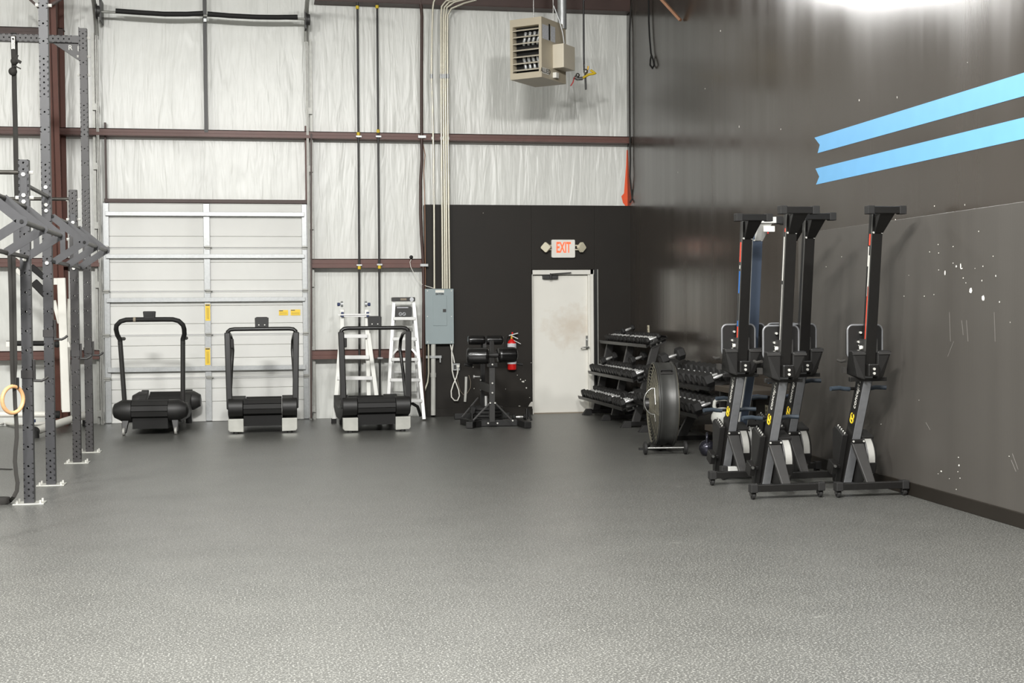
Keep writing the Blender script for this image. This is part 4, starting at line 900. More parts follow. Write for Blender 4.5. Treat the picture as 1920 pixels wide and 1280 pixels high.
# ---------------------------------------------------------------- padded hyperextension bench
gh = thing('hyperextension_bench', PZ(935, 796), 'black padded hyperextension bench on a steel frame in front of the fire extinguisher', 'exercise bench')
yf, yr = 17.05, 18.2
def gb(a, b_, w, h, n, mt='black_metal', up=(0, 1, 0)): return MB().beam(a, b_, w, h, up=up).build(n, mt, gh, bevel=.004)
zz = .045
fl = lambda x, y: Vector((PZ(x, y).x, PZ(x, y).y, zz))
a, b_ = fl(890, 801), fl(973, 799)
gb(fl(889, 799.5), fl(975, 798), .085, .08, 'front_beam', up=(0, 0, 1))
gb(fl(897, 797) , fl(880, 803.5), .09, .08, 'front_foot', up=(0, 0, 1)); gb(fl(968, 796), fl(990, 803), .09, .08, 'front_foot', up=(0, 0, 1))
gb(fl(868, 796) , fl(897, 801), .085, .08, 'front_foot', up=(0, 0, 1))
gb(fl(852, 786), fl(955, 784), .085, .075, 'rear_beam', up=(0, 0, 1))
pA = P(922.5, 798, yf); pA.z = .08; gb(pA, P(922.5, 686, yf), .068, .068, 'front_post', 'dark_grey_metal')
gb(Vector((P(904, 785, yr).x, yr, .06)), P(906, 640, yr), .06, .06, 'rear_post')
gb(P(902, 722, yr), P(922, 728, yf + .03), .06, .11, 'spine', 'black_metal', up=(0, 0, 1))
for a, b_ in ((P(919, 755, yf - .04), P(887, 788, yf - .04)), (P(928, 755, yf - .04), P(961, 789, yf - .04)), (P(897, 745, yr), P(866, 782, yr)), (P(912, 745, yr), P(940, 782, yr))): gb(a, b_, .022, .022, 'diagonal_brace', 'dark_grey_metal')
for x, y, Y in ((919, 755, yf - .05), (928, 755, yf - .05), (915, 793, yf - .06), (932.5, 793, yf - .06), (923, 718, yf - .04), (923, 736, yf - .04), (923, 683, yf - .07), (961, 788, yf - .05), (901, 712, yr - .05), (901, 730, yr - .05)):
    q = P(x, y, Y); MB().cyl(q, q - Vector((0, .015, 0)), .011, seg=8).build('bolt', 'bolt_zinc', gh)
def pad(cx, cy, Y, L, r, rz, n, flat=1.0, ang=1.0):
    c = P(cx, cy, Y); R = Matrix.Rotation(rz, 3, 'Z'); m = MB(); prof = [(.02, -L / 2), (r * .8, -L / 2), (r * .97, -L / 2 + .012), (r, -L / 2 + .04), (r * 1.02, 0), (r, L / 2 - .04), (r * .97, L / 2 - .012), (r * .8, L / 2), (.02, L / 2)]
    m.lathe((0, 0, 0), (1, 0, 0), prof, 28)
    for v in m.bm.verts: v.co = c + R @ Vector((v.co.x, v.co.y, v.co.z * flat))
    return m.build(n, 'vinyl_black', gh, smooth=50)
pad(893.5, 637.5, 18.0, .235, .062, 0, 'foot_roller'); pad(927, 637.5, 18.0, .235, .062, 0, 'foot_roller')
gb(P(908, 632, 18.0), P(909, 665, 18.0), .045, .07, 'roller_arm', 'dark_grey_metal')
pad(896, 667, 17.05, .28, .105, math.radians(-12), 'thigh_pad'); pad(950, 665, 17.15, .25, .10, math.radians(10), 'thigh_pad')
MB().cyl(P(875, 666, 17.12), P(968, 665, 17.15), .03).build('pad_axle', 'dark_grey_metal', gh, smooth=40)
MB().box(P(923, 684, 17.05), (.12, .12, .05)).build('pad_bracket', 'black_metal', gh, bevel=.004)
gb(P(923, 690, 17.05), P(922, 640, 17.35), .05, .05, 'pad_post', 'dark_grey_metal')
gb(P(925, 668, 17.3), P(909, 655, 18.0), .05, .06, 'roller_beam', 'black_metal', up=(0, 0, 1))
for xa, xb, y, Y in ((871, 886, 683, 17.15), (969, 980, 681, 17.2)): MB().tube([P(xa, y, Y), P((xa + xb) / 2, y + 1.5, Y), P(xb, y + 2, Y)], .02, 8).build('hand_grip', 'black_rubber', gh, smooth=50)
m = MB(); q = P(889, 706, 18.1); m.cyl(q, P(900, 706, 18.1), .01); m.cyl(q - Vector((.012, 0, 0)), q + Vector((.006, 0, 0)), .024); m.build('pull_pin', 'chrome', gh, smooth=40)
m = MB(); q = PZ(885.5, 797); m.cyl((q.x, q.y, .08), (q.x, q.y, .19), .018); m.beam((q.x + .0, q.y, .16), (q.x + .02, q.y - .0, .235), .05, .03, up=(0, 1, 0)); m.build('band_peg', 'black_metal', gh)
m = MB(); q = PZ(988, 797); m.cyl((q.x, q.y, .08), (q.x, q.y, .22), .018); m.beam((q.x, q.y, .22), (q.x + .06, q.y, .06), .03, .02, up=(0, 1, 0)); m.build('band_peg', 'black_metal', gh)
# weight plates stacked on a spindle behind the bench
q = PZ(904, 790.5); q = Vector((P(904, 780, 18.05).x, 17.72, 0))
for k in range(5):
    pl = MB().lathe((q.x, q.y, .004 + k * .047), (0, 0, 1), [(.03, .01), (.06, .0), (.205, 0), (.222, .006), (.222, .036), (.205, .044), (.17, .044), (.165, .036), (.07, .036), (.06, .044), (.03, .044)], 36).build('weight_plate', 'black_rubber', smooth=40)
    tag(pl, 'black weight plate behind the padded bench, ' + ['lowest of its stack', 'second lowest of its stack', 'middle of its stack', 'second highest of its stack', 'topmost of its stack'][k], 'weight plate', 'weight plates stacked behind the bench')
o = MB().cyl((q.x + .0, q.y, 0), (q.x, q.y, P(907, 742, 17.72).z), .02).build('loading_pin', 'chrome', smooth=40); tag(o, 'bright upright loading pin through the stack of weight plates', 'loading pin')
# SECTION: free weights
# ---------------------------------------------------------------- dumbbells
def hex_dumbbell(name, r, hl, gl):
    t = thing(name, (0, 0, 0), None, 'dumbbell')
    for s in (-1, 1):
        m = MB(); a = s * gl / 2; m.lathe((a, 0, 0), (s, 0, 0), [(r * .55, -.002), (r * .9, .004), (r, .012), (r, hl - .012), (r * .86, hl)], 6)
        for v in m.bm.verts:                                    # stand the hexagon on a flat
            v.co = Matrix.Rotation(PI / 6, 3, 'X') @ v.co
        h = m.build('head', 'black_rubber', t, world=False, bevel=.004)
        if r > .05:
            b = MB(); b.lathe((a + s * hl, 0, 0), (s, 0, 0), [(.01, -.001), (r * .5, -.001), (r * .5, .0015), (.01, .0015)], 16); b.build('end_mark', 'dark_grey_metal', h, world=False)
    m = MB(); g = gl / 2; rr = .017 if r > .05 else .015
    m.lathe((-g - .004, 0, 0), (1, 0, 0), [(rr * .8, 0), (rr * .8, .012), (rr * 1.1, gl * .35), (rr * 1.18, gl * .5), (rr * 1.1, gl * .65), (rr * .8, gl - .006), (rr * .8, gl + .008)], 14); m.build('handle', 'chrome', t, world=False, smooth=60)
    return t
PROTO = {k: hex_dumbbell('hex_dumbbell', *v) for k, v in {'s': (.046, .046, .105), 'm': (.060, .068, .115), 'l': (.080, .095, .12), 'x': (.088, .105, .125)}.items()}
USED = set()
def put(kind, loc, rx, ry, rz, label, group):
    o = PROTO[kind] if kind not in USED else copy_tree(PROTO[kind]); USED.add(kind)
    o.location = loc; o.rotation_euler = (rx, ry, rz); o['label'] = label; o['group'] = group
    return o
def rack(label, legs, tiers, yn, yf):
    r = thing('dumbbell_rack', (legs[0][0].x, legs[0][2], 0), label, 'dumbbell rack')
    for foot, top, y in legs:
        f = Vector((foot.x, y, .05)); t = Vector((top.x, y, top.z)); d = (t - f).normalized()
        e = f + d * ((1.10 if len(tiers) == 3 else .80) / d.z)
        leg = MB().beam(f, e, .10, .05, up=(0, 1, 0)).build('leg', 'dark_grey_metal', r, bevel=.004)
        x1 = wall_x(y) - .06
        MB().span((f.x - .14, y - .03, .02), (x1, y + .03, .075)).build('base_bar', 'black_metal', r, bevel=.004)
        m = MB(); m.hexa([(f.x - .20, y - .04, 0), (f.x - .06, y - .04, 0), (f.x - .06, y + .04, 0), (f.x - .20, y + .04, 0), (f.x - .14, y - .035, .085), (f.x - .06, y - .035, .085), (f.x - .06, y + .035, .085), (f.x - .14, y + .035, .085)]); m.build('rubber_foot', 'black_rubber', r, bevel=.004)
        m = MB(); m.span((x1 - .10, y - .03, 0), (x1, y + .03, .03)); m.build('rubber_foot', 'black_rubber', r)
    for (fx, fz), dep, rise in tiers:
        m = MB(); th = math.atan2(rise, dep); R = Matrix.Rotation(-th, 3, 'Y'); ln = math.hypot(dep, rise)
        c = Vector((fx + dep / 2, (yn + yf) / 2, fz + rise / 2))
        up = R @ Vector((0, 0, 1))
        m.box(c - up * .02, (ln, yf - yn, .012), R); m.box(Vector((fx, (yn + yf) / 2, fz)) - up * .012, (.012, yf - yn, .045), R); m.box(Vector((fx + dep, (yn + yf) / 2, fz + rise)) - up * .012, (.012, yf - yn, .045), R)
        m.build('tray', 'black_metal', r)
        for s in legs:
            q = Vector((fx + dep * .62, s[2] - .033, fz + rise * .62)) - up * .05
            MB().box(q + Vector((0, .03, 0)), (ln * .7, .07, .06), R).build('tray_bracket', 'dark_grey_metal', r)
            if s[2] == legs[0][2]:
                for dx in (-.025, .025): MB().cyl(q + Vector((dx, .0, dx * .4)), q + Vector((dx, -.012, dx * .4)), .012, seg=8).build('bolt', 'bolt_zinc', r)
    return r
def fill(tier, kind, ys, label, group, jit=.01):
    (fx, fz), dep, rise = tier; th = math.atan2(rise, dep); r = {'s': .046, 'm': .06, 'l': .08, 'x': .088}[kind]
    up = Vector((-math.sin(th), 0, math.cos(th)))
    for y in ys:
        p = Vector((fx + dep / 2, y, fz + rise / 2)) + up * (r * .87 - .012) + Vector((random.uniform(-jit, jit), 0, 0))
        put(kind, p, 0, -th, random.uniform(-.02, .02), label, group)
Y1, Y2 = 16.58, 18.85
def tier_at(px, py, y, dep, rise): q = P(px, py, y); return ((q.x, q.z), dep, rise)
T1 = tier_at(1211.5, 647, 16.55, .27, .11); T2 = tier_at(1187, 712, 16.55, .28, .10); T3 = tier_at(1166, 765, 16.55, .29, .09)
rack('black three tier dumbbell rack in the far corner beside the white door', [(P(1191, 793, 16.66), P(1231, 640, 16.66), 16.66), (P(1152, 781, 17.75), P(1181, 655, 17.75), 17.75), (P(1117, 771, 18.78), P(1142, 655, 18.78), 18.78)], [T1, T2, T3], Y1 - .03, 18.92)
fill(T1, 's', [Y1 + .06 + .105 * k for k in range(21)], 'small black hex dumbbell in the top row of the far three tier rack', 'small dumbbells on the top tier of the far rack')
fill(T2, 'm', [Y1 + .07 + .135 * k for k in range(17)], 'black hex dumbbell in the middle row of the far three tier rack', 'dumbbells on the middle tier of the far rack')
fill(T3, 'm', [Y1 + .08 + .137 * k for k in range(4)] + [Y1 + .08 + .137 * k for k in range(5, 16)], 'black hex dumbbell in the bottom row of the far three tier rack', 'dumbbells on the bottom tier of the far rack')
def loose(kind, px, py, y, rz, ry, label): return put(kind, P(px, py, y), 0, ry, rz, label, 'dumbbells lying across the rows')
loose('s', 1177, 617.5, 17.6, .25, -.32, 'small dumbbell lying across the top row of the far rack')
loose('m', 1141, 672, 18.2, .2, -.33, 'dumbbell lying across the far end of the middle row of the far rack')
loose('m', 1196, 671, 17.0, .25, -.3, 'dumbbell lying across the near end of the middle row of the far rack')
loose('m', 1183, 737, 17.0, .25, -.28, 'dumbbell lying across the bottom row of the far rack')
# near rack with the heavy dumbbells
YA, YB2 = 13.95, 16.30
N1 = tier_at(1326, 727, 13.98, .31, .11); N2 = tier_at(1302, 778, 13.98, .32, .10)
rack('black two tier dumbbell rack with heavy dumbbells behind the drum fan', [(P(1276, 815, 14.72), P(1308, 757, 14.72), 14.72), (P(1226, 800, 16.0), P(1256, 742, 16.0), 16.0)], [N1, N2], YA - .05, YB2 + .05)
fill(N1, 'x', [YA + .09 + .187 * k for k in range(13)], 'large black hex dumbbell in the upper row of the near rack behind the fan', 'heavy dumbbells on the upper tier of the near rack')
fill(N2, 'l', [YA + .09 + .172 * k for k in range(14)], 'black hex dumbbell in the lower row of the near rack behind the fan', 'heavy dumbbells on the lower tier of the near rack')
loose('l', 1259.5, 668, 15.2, .12, -.30, 'large dumbbell lying on top of the upper row, just above the drum fan')
# small dumbbell on the rear of the bench area floor
q = P(974, 775, 18.2); o = put('s', Vector((q.x, 18.2, .04)), 0, 0, -.1, 'small dumbbell on the floor behind the padded bench, left of the white door', 'loose floor dumbbells'); del o['group']

# ---------------------------------------------------------------- kettlebell shelf and kettlebells
ks = thing('kettlebell_shelf', (4.95, 13.3, 0), 'low brown two tier shelf against the right wall behind the rowing machines', 'shelf')
zu, zl_ = P(1356, 727, 13.3).z, P(1332, 803, 13.3).z
x0u, x0l = P(1340, 723, 13.78).x, P(1321, 799, 13.78).x
xw = wall_x(13) - .03
for z, x0 in ((zu, x0u), (zl_, x0l)): MB().span((x0, 12.75, z - .06), (xw, 13.78, z)).build('shelf_board', 'shelf_brown', ks, bevel=.004)
for y in (12.85, 13.66):
    for x in (x0u + .04, xw - .05): MB().span((x - .025, y - .025, 0), (x + .025, y + .025, zu - .05)).build('leg', 'black_metal', ks)
def kettlebell(label, base, s, mt, rz=0):
    t = thing('kettlebell', base, label, 'kettlebell', 'kettlebells', rz)
    m = MB(); r = .11 * s; m.lathe((0, 0, 0), (0, 0, 1), [(.02, 0), (r * .55, .0), (r * .8, r * .28), (r, r * .85), (r * .95, r * 1.2), (r * .72, r * 1.6), (r * .42, r * 1.82), (.02, r * 1.86)], 28); m.build('bell', mt, t, world=False, smooth=70)
    w = .085 * s; z = r * 1.55; hh = .115 * s
    m = MB(); m.tube([(-w * .72, 0, z - .02), (-w * 1.0, 0, z + hh * .45), (-w * .92, 0, z + hh * .8), (-w * .6, 0, z + hh), (w * .6, 0, z + hh), (w * .92, 0, z + hh * .8), (w * 1.0, 0, z + hh * .45), (w * .72, 0, z - .02)], .0185 * s, 12); m.build('handle', mt, t, world=False, smooth=70)
    return t
q = PZ(1327, 856); kettlebell('shiny dark kettlebell standing on the floor left of the rowing machines', (q.x + .03, q.y + .1, 0), .80, 'kettle_dark', 1.2)
q = P(1351, 803, 13.35); kettlebell('pale grey kettlebell with a thick handle on the low brown shelf', (q.x, 13.3, zl_), 1.05, 'kettle_grey', .1)

# ---------------------------------------------------------------- drum fan
fc = P(1242.5, 757, 13.85); ax = Vector((math.cos(math.radians(8.4)), -math.sin(math.radians(8.4)), 0)); rd = .445; wd_ = .20
fn = thing('drum_fan', (fc.x, fc.y, 0), 'large grey drum fan on small wheels in front of the dumbbell racks', 'fan')
o = fc - ax * wd_ / 2; fz = fc.z
m = MB(); m.lathe(o, ax, [(rd - .012, .0), (rd + .008, .0), (rd + .008, .012), (rd, .02), (rd, .045), (rd - .003, .05), (rd - .003, wd_ - .05), (rd, wd_ - .045), (rd, wd_ - .02), (rd + .008, wd_ - .012), (rd + .008, wd_), (rd - .012, wd_)], 64)
bmesh.ops.delete(m.bm, geom=[f for f in m.bm.faces if len(f.verts) > 8], context='FACES_ONLY')
m.lathe(o, ax, [(rd - .012, 0), (rd - .016, .02), (rd - .016, wd_ - .02), (rd - .012, wd_)], 64); bmesh.ops.delete(m.bm, geom=[f for f in m.bm.faces if len(f.verts) > 8], context='FACES_ONLY')
m.build('drum', 'fan_drum', fn, smooth=35)
side_ = Vector((-ax.y, ax.x, 0)); upv = Vector((0, 0, 1))
for s, off in ((-1, -.005), (1, wd_ + .005)):
    m = MB()
    for r_ in [.09 + .034 * k for k in range(11)]:
        m.tube([o + ax * (off + s * .05 * (1 - (r_ / rd) ** 2)) + side_ * r_ * math.cos(2 * PI * k / 40) + upv * r_ * math.sin(2 * PI * k / 40) for k in range(40)], .0035, 5, closed=True)
    for k in range(8):
        a = 2 * PI * k / 8 + .2; d_ = side_ * math.cos(a) + upv * math.sin(a); m.beam(o + ax * (off + s * .05) + d_ * .07, o + ax * off + d_ * (rd - .01), .006, .006)
    m.build('guard', 'fan_guard', fn, smooth=50)
m = MB(); hub = o + ax * wd_ * .45; m.lathe(hub - ax * .03, ax, [(.01, 0), (.08, 0), (.08, .06), (.01, .06)], 20)
m.build('fan_hub', 'black_metal', fn, smooth=40)
for k in range(4):
    a = 2 * PI * k / 4 + .4; d_ = side_ * math.cos(a) + upv * math.sin(a); t_ = ax.cross(d_)
    MB().hexa([hub + d_ * .07 - t_ * .03 - ax * .02, hub + d_ * .4 - t_ * .09 - ax * .04, hub + d_ * .4 + t_ * .09 + ax * .04, hub + d_ * .07 + t_ * .03 + ax * .02] + [hub + ax * .004 + d_ * .07 - t_ * .03 - ax * .02, hub + ax * .004 + d_ * .4 - t_ * .09 - ax * .04, hub + ax * .004 + d_ * .4 + t_ * .09 + ax * .04, hub + ax * .004 + d_ * .07 + t_ * .03 + ax * .02]).build('blade', 'galvanized_dull', fn)
mc = o - ax * .10; m = MB(); m.lathe(mc, ax, [(.01, 0), (.062, 0), (.07, .01), (.07, .12), (.01, .12)], 18); m.build('motor', 'black_metal', fn, smooth=40)
hc = o - ax * .03; m = MB(); m.tube([hc + upv * .02 - side_ * .36] + [hc - ax * (.11 * math.sin(a)) + upv * (.05 + .14 * math.cos(a)) - side_ * .30 for a in [PI * k / 10 for k in range(11)]] + [hc - upv * .16 - side_ * .36], .006, 8); m.build('wire_hoop', 'steel', fn, smooth=50)
tn = fc - side_ * rd * .62; tz = fz + rd * .79
nv = (-side_ * .62 + upv * .79).normalized(); tv = ax.cross(nv)
hb0 = fc + nv * rd
m = MB(); m.tube([hb0 - ax * .055, hb0 - ax * .055 + nv * .035, hb0 + ax * .055 + nv * .035, hb0 + ax * .055], .009, 8); m.build('carry_handle', 'black_metal', fn)
m = MB(); m.box(hb0 + nv * .004 + tv * .0, (.13, .008, .06), Matrix((ax, nv, tv)).transposed()); m.build('handle_plate', 'dark_grey_metal', fn)
a, b_ = PZ(1210, 852), PZ(1285, 851); zA = .068
mid = (a + b_) / 2; m = MB(); m.cyl(Vector((a.x + .01, a.y, zA)), Vector((b_.x - .01, b_.y, zA)), .010); m.build('axle', 'steel', fn, smooth=40)
dr_ = (b_ - a).normalized()
for q in (a, b_): MB().lathe(Vector((q.x, q.y, .068)) - dr_ * .018, dr_, [(.012, 0), (.055, 0), (.068, .006), (.068, .03), (.055, .036), (.012, .036)], 24).build('wheel', 'black_rubber', fn, smooth=40)
for s in (-1, 1):
    m = MB(); q = mid + dr_ * s * .07; m.beam((q.x, q.y, .07), (q.x, q.y + .3, .085), .025, .02); m.beam((q.x, q.y + .3, .09), (q.x, q.y + .45, .02), .025, .02); m.build('stand', 'black_metal', fn)
m = MB(); q = mid + Vector((0, .55, 0)); m.box((q.x, q.y - .08, .012), (.3, .04, .024)); m.build('rear_foot', 'black_rubber', fn)
# SECTION: rowers
# ---------------------------------------------------------------- rowing machines stored on end
def rower(label, x, y, rz=0, mono='black_satin', frame='black_metal', face='beam_grey', leg='black_metal', cage='cage_silver', strut='dark_grey_metal', grip='grip_blue', decals=(), hz=.86, old=False):
    t = thing('rowing_machine', (x, y, 0), label, 'rowing machine', 'rowing machines stored upright', rz)
    def bd(m, n, mt, p=t, **k): return m.build(n, mt, p, world=False, **k)
    V = Vector
    # front foot bar and casters
    fb = bd(MB().span((-.27, -.03, .062), (.27, .03, .118)), 'foot_bar', leg, bevel=.004)
    for s in (-1, 1):
        bd(MB().span((s * .255, -.036, .056), (s * .315, .036, .126)), 'end_cap', 'black_rubber', bevel=.006)
        ca = bd(MB().span((s * .285 - .022, -.01, .03), (s * .285 - .016, .028, .062)), 'caster', 'dark_grey_metal')
        m = MB(); m.span((s * .285 + .016, -.01, .02), (s * .285 + .022, .028, .062)); m.build('fork', 'dark_grey_metal', ca, world=False)
        m = MB(); m.lathe((s * .285 - .013, .006, .029), (1, 0, 0), [(.006, 0), (.024, 0), (.029, .004), (.029, .022), (.024, .026), (.006, .026)], 18); m.build('wheel', 'black_rubber', ca, world=False, smooth=40)
    # main beam, lower
    b0, b1 = V((0, .47, .012)), V((0, .045, .98)); d = (b1 - b0).normalized(); n = V((0, -d.z, d.y)); n = n if n.y < 0 else -n
    bd(MB().beam(b0 - n * .06, b1 - n * .06, .088, .115, up=n), 'main_beam', frame, bevel=.005)
    bd(MB().beam(b0 + d * .03 + n * .001, b1 + n * .001, .070, .008, up=n), 'beam_face', face, bevel=.002)
    mb = t.children[-2]
    # lettering on the left side of the beam
    c0 = b0 + d * .82 - n * .055 + V((-.0445, 0, 0))
    text('concept', .070, 'white_decal', mb, c0 + d * .02, d, -n, extrude=.0006, world=False) if not old else None
    if not old:
        for tt in mb.children: pass
        text('2', .075, 'white_decal', mb, c0 + d * .165, d, -n, extrude=.0006, world=False)
        e = c0 - d * .185
        for k in (0, 1): MB().tube([e + d * (.034 * k - .017 + .026 * math.cos(a)) - n * (.026 * math.sin(a)) for a in [.5 + (2 * PI - 1) * q / 12 for q in range(13)]], .0065, 6).build('emblem', 'yellow', mb, world=False, smooth=50)
    # strut to the foot bar
    bd(MB().beam((0, .01, .10), (0, .27, .415), .075, .028, up=(0, -1, .8), w2=.105), 'front_leg', strut, bevel=.006)
    bd(MB().beam(V((-.052, .262, .425)), V((.052, .262, .425)), .05, .03, up=(0, 0, 1)), 'leg_clamp', 'black_metal', bevel=.003)
    for s in (-.045, .045): bd(MB().cyl((s, .245, .425), (s, .232, .425), .008, seg=8), 'bolt', 'bolt_zinc')
    # flywheel
    fc = V((0, .42, .27)); r = .22
    m = MB(); m.lathe((.048, fc.y, fc.z), (1, 0, 0), [(.05, 0), (r - .03, .0), (r, .010), (r + .006, .020), (r - .002, .022), (r - .002, .024), (.05, .024)], 44); fw = bd(m, 'flywheel_housing', 'black_plastic' if not old else 'light_grey_plastic', smooth=35)
    m = MB(); m.lathe((.070, fc.y, fc.z), (1, 0, 0), [(.05, 0), (r - .004, 0), (r - .004, .062), (.05, .062)], 44); m.build('perforated_cage', cage, fw, world=False, smooth=40)
    m = MB(); m.lathe((.130, fc.y, fc.z), (1, 0, 0), [(.05, 0), (r - .002, .0), (r + .006, .002), (r, .014), (r - .03, .024), (.05, .03)], 44); m.build('outer_cover', 'black_plastic', fw, world=False, smooth=35)
    m = MB(); m.beam(V((.102, fc.y - (r + .004) * .85, fc.z - r * .50)), V((.102, fc.y - (r + .004) * .99, fc.z - r * .10)), .075, .012, up=(0, -1, 0)); m.build('clip', 'black_plastic', fw, world=False)
    m = MB(); m.beam(V((.102, fc.y - r * .62, fc.z + r * .80)), V((.102, fc.y + r * .1, fc.z + r * 1.02)), .11, .03, up=(0, 0, 1)); m.build('top_cover', 'black_plastic', fw, world=False, bevel=.006)
    # chain box on the left
    bd(MB().prism([(-.10, .335, .47), (-.10, .485, .06), (-.10, .53, .06), (-.10, .53, .51), (-.10, .48, .535)], (.056, 0, 0)), 'chain_housing', 'black_plastic', bevel=.006)
    ch = t.children[-1]
    m = MB()
    for k in range(5):
        q = V((-.075, .345 + .032 * k, .478 + .0135 * k)); m.cyl(q, q + V((0, -.008, .012)), .006, seg=6)
    m.build('bolt', 'bolt_zinc', ch, world=False, split=True)
    m = MB(); m.box((-.15, .42, .20), (.05, .10, .10), Matrix.Rotation(.4, 3, 'X')); m.beam((-.13, .42, .2), (-.08, .42, .2), .03, .03); br = bd(m, 'monitor_arm', 'black_metal', bevel=.006)
    m = MB(); m.cyl((-.155, .36, .21), (-.155, .345, .21), .012, seg=8); m.build('knob', 'steel', br, world=False)
    # upright monorail
    u0, u1 = V((0, .03, 1.00)), V((0, -.13, 2.275)); dd = (u1 - u0).normalized(); nn = V((0, -dd.z, dd.y)); nn = nn if nn.y < 0 else -nn
    mr = bd(MB().beam(u0 - nn * .035, u1 - nn * .035, .090, .070, up=nn), 'monorail', mono, bevel=.003)
    for a, b_, w_, mt, off in decals:
        p0, p1 = u0 + dd * a, u0 + dd * b_; q = V((-.046, 0, 0)) - nn * (.035 + off)
        MB().beam(p0 + q, p1 + q, w_, .002, up=(1, 0, 0)).build('decal', mt, mr, world=False)
    MB().beam(u0 + dd * .04 + V((-.047, 0, 0)) - nn * .006, u1 + V((-.047, 0, 0)) - nn * .006, .006, .004, up=(1, 0, 0)).build('rail_edge', 'steel' if not old else 'galvanized', mr, world=False)
    for s in (-.035, .035): q = u1 - dd * .15 + V((s, 0, 0)); MB().cyl(q, q + nn * .008, .008, seg=8).build('bolt', 'bolt_zinc', mr, world=False)
    # rear leg and its bar at the top
    bd(MB().hexa([(-.03, -.118, 2.12), (.045, -.118, 2.12), (.045, -.105, 2.24), (-.03, -.105, 2.24), (-.05, -.27, 2.27), (.075, -.27, 2.27), (.075, -.19, 2.285), (-.05, -.19, 2.285)]), 'rear_leg', leg, bevel=.004)
    bd(MB().span((-.115, -.28, 2.268), (.115, -.222, 2.322)), 'rear_foot_bar', leg, bevel=.004)
    for s in (-1, 1): bd(MB().span((s * .105, -.287, 2.262), (s * .163, -.215, 2.328)), 'end_cap', 'black_rubber', bevel=.005)
    # seat, seen from below
    sc = V((0, .115, 1.25))
    m = MB(); m.prism([(x_, sc.y, sc.z + z_) for x_, z_ in rrect(.30, .27, .045)], (0, .045, 0)); st = bd(m, 'seat', 'black_plastic', bevel=.006)
    m = MB(); m.tube([(x_, sc.y + .004, sc.z + z_) for x_, z_ in rrect(.302, .272, .045)], .0085, 8, closed=True); m.build('seat_rim', 'beam_grey' , st, world=False, smooth=60)
    for dz, dx in ((.075, -.045), (.0, -.062), (-.03, -.05), (-.075, -.06)):
        m = MB(); m.cyl((dx, sc.y - .002, sc.z + dz), (dx, sc.y - .02, sc.z + dz), .010, seg=10); m.build('carriage_bolt', 'bolt_zinc', st, world=False)
    m = MB(); m.box((-.053, sc.y - .06, sc.z - .03), (.012, .09, .11)); m.box((.053, sc.y - .06, sc.z - .03), (.012, .09, .11)); m.build('carriage', 'dark_grey_metal', st, world=False, split=True)
    MB().cyl((-.075, .05, 1.205), (-.055, .05, 1.205), .016, seg=14).build('carriage_roller', 'white_plastic', st, world=False, smooth=40)
    # foot rests
    for s in (-1, 1):
        a_, c_ = s * .05, s * .172; e_ = s * .11
        m = MB(); m.hexa([(a_, .0, .945), (s * .115, .02, .965), (s * .125, .21, .99), (a_, .21, .955), (a_, -.01, 1.175), (c_, -.01, 1.178), (c_, .06, 1.185), (a_, .06, 1.182)]); fo = bd(m, 'foot_rest', 'black_plastic', bevel=.010)
        m = MB(); m.span((a_ + s * .005, -.016, 1.150), (c_ - s * .006, -.008, 1.166)); m.build('edge_strip', 'dark_grey_metal', fo, world=False)
        m = MB(); m.tube([(s * .17, .10, 1.10), (s * .19, .16, 1.09), (s * .20, .2, 1.10)], .012, 8); m.box((s * .165, .16, 1.02), (.03, .05, .05)); m.build('foot_strap', 'strap_black', fo, world=False)
    bd(MB().span((-.16, .05, .93), (.16, .085, .965)), 'foot_crossbar', 'black_metal', bevel=.004)
    bk = bd(MB().span((-.047, -.05, .975), (.047, .03, 1.075)), 'hinge_bracket', 'black_metal', bevel=.008)
    for z_ in (1.0, 1.035): MB().cyl((0, -.05, z_), (0, -.058, z_), .011, seg=10).build('bolt', 'bolt_zinc', bk, world=False)
    # handle
    hy = .47 + (hz - .012) / (.968) * (.045 - .47) + .17
    hd = bd(MB().tube([(-.07, hy, hz), (.07, hy, hz)], .014, 10), 'handle', 'black_metal', smooth=50)
    for s in (-1, 1): MB().tube([(s * .065, hy, hz - .004), (s * .12, hy, hz + .0), (s * .16, hy - .01, hz + .008), (s * .245, hy - .03, hz + .004)], .0185, 10).build('grip', grip, hd, world=False, smooth=60)
    return t
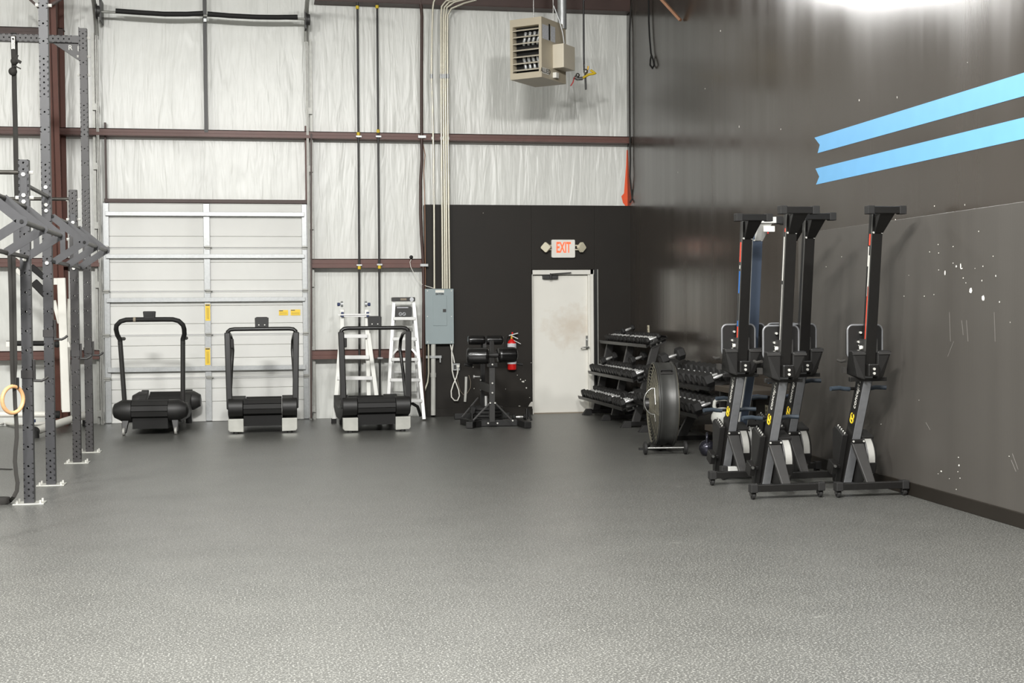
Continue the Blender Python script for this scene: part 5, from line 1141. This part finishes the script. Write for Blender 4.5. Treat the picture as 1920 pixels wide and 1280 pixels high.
a = PZ(1634, 930.6); rower('black upright rowing machine closest to the right wall, with red stripe on its rail', a.x, a.y, 0,
      decals=((.86, 1.02, .012, 'white_decal', .012), (.62, .95, .016, 'white_decal', -.008), (1.03, 1.12, .020, 'red_decal', .0), (.0, .70, .012, 'red_decal', -.012)))
a = PZ(1475.5, 934); rower('black rowing machine stored on end, nearest the camera in the upright cluster', a.x, a.y, 0, mono='black_satin', hz=.62,
      decals=((.75, 1.10, .014, 'white_decal', .0), (.1, .72, .006, 'white_decal', .0), (1.14, 1.17, .012, 'red_decal', -.01), (.0, .07, .012, 'red_decal', -.012)))
a = PZ(1394.5, 908); rower('black upright rowing machine with red and blue rail stickers, leftmost of the cluster', a.x, a.y, 0, hz=.62,
      decals=((.93, 1.10, .022, 'red_decal', .0), (.66, .85, .022, 'blue_decal', .0), (.87, .90, .014, 'white_decal', .0), (.37, .42, .014, 'blue_decal', .0), (.02, .37, .022, 'red_decal', -.006)))
a = PZ(1510, 909); rower('black rowing machine stored on end, second from the right wall in the upright cluster', a.x, a.y, 0, hz=.88, decals=())
a = PZ(1477, 892); rower('black rowing machine stored on end, mostly hidden behind the frontmost one', a.x, a.y, 0, hz=.70, decals=(), grip='blue_grey', face='steel')
a = PZ(1403, 894); a.y = PZ(1477, 892).y - .13; a.x += .0; rower('grey rowing machine with pale legs stored on end behind the leftmost black one', a.x, a.y, 0, mono='blue_grey', frame='light_grey_plastic', face='blue_grey', leg='light_grey_plastic', strut='light_grey_plastic', cage='galvanized_dull', hz=.70, old=True)
q = P(1442, 429, a.y - .25); m = tag(MB().box(q, (.10, .02, .05)).build('white_tag', 'white_plastic', bevel=.003), 'small white tag hanging under the pale foot of the grey rowing machine', 'tag')
MB().cyl(q + Vector((-.01, 0, -.025)), q + Vector((-.01, 0, -.042)), .005).build('red_light', 'red_paint', m)

o = MB().beam(PZ(-14, 878, .006), PZ(22, 879.5, .006), .03, .006).build('floor_strap', 'strap_black'); tag(o, 'end of a black strap lying flat on the floor at the left edge', 'strap')
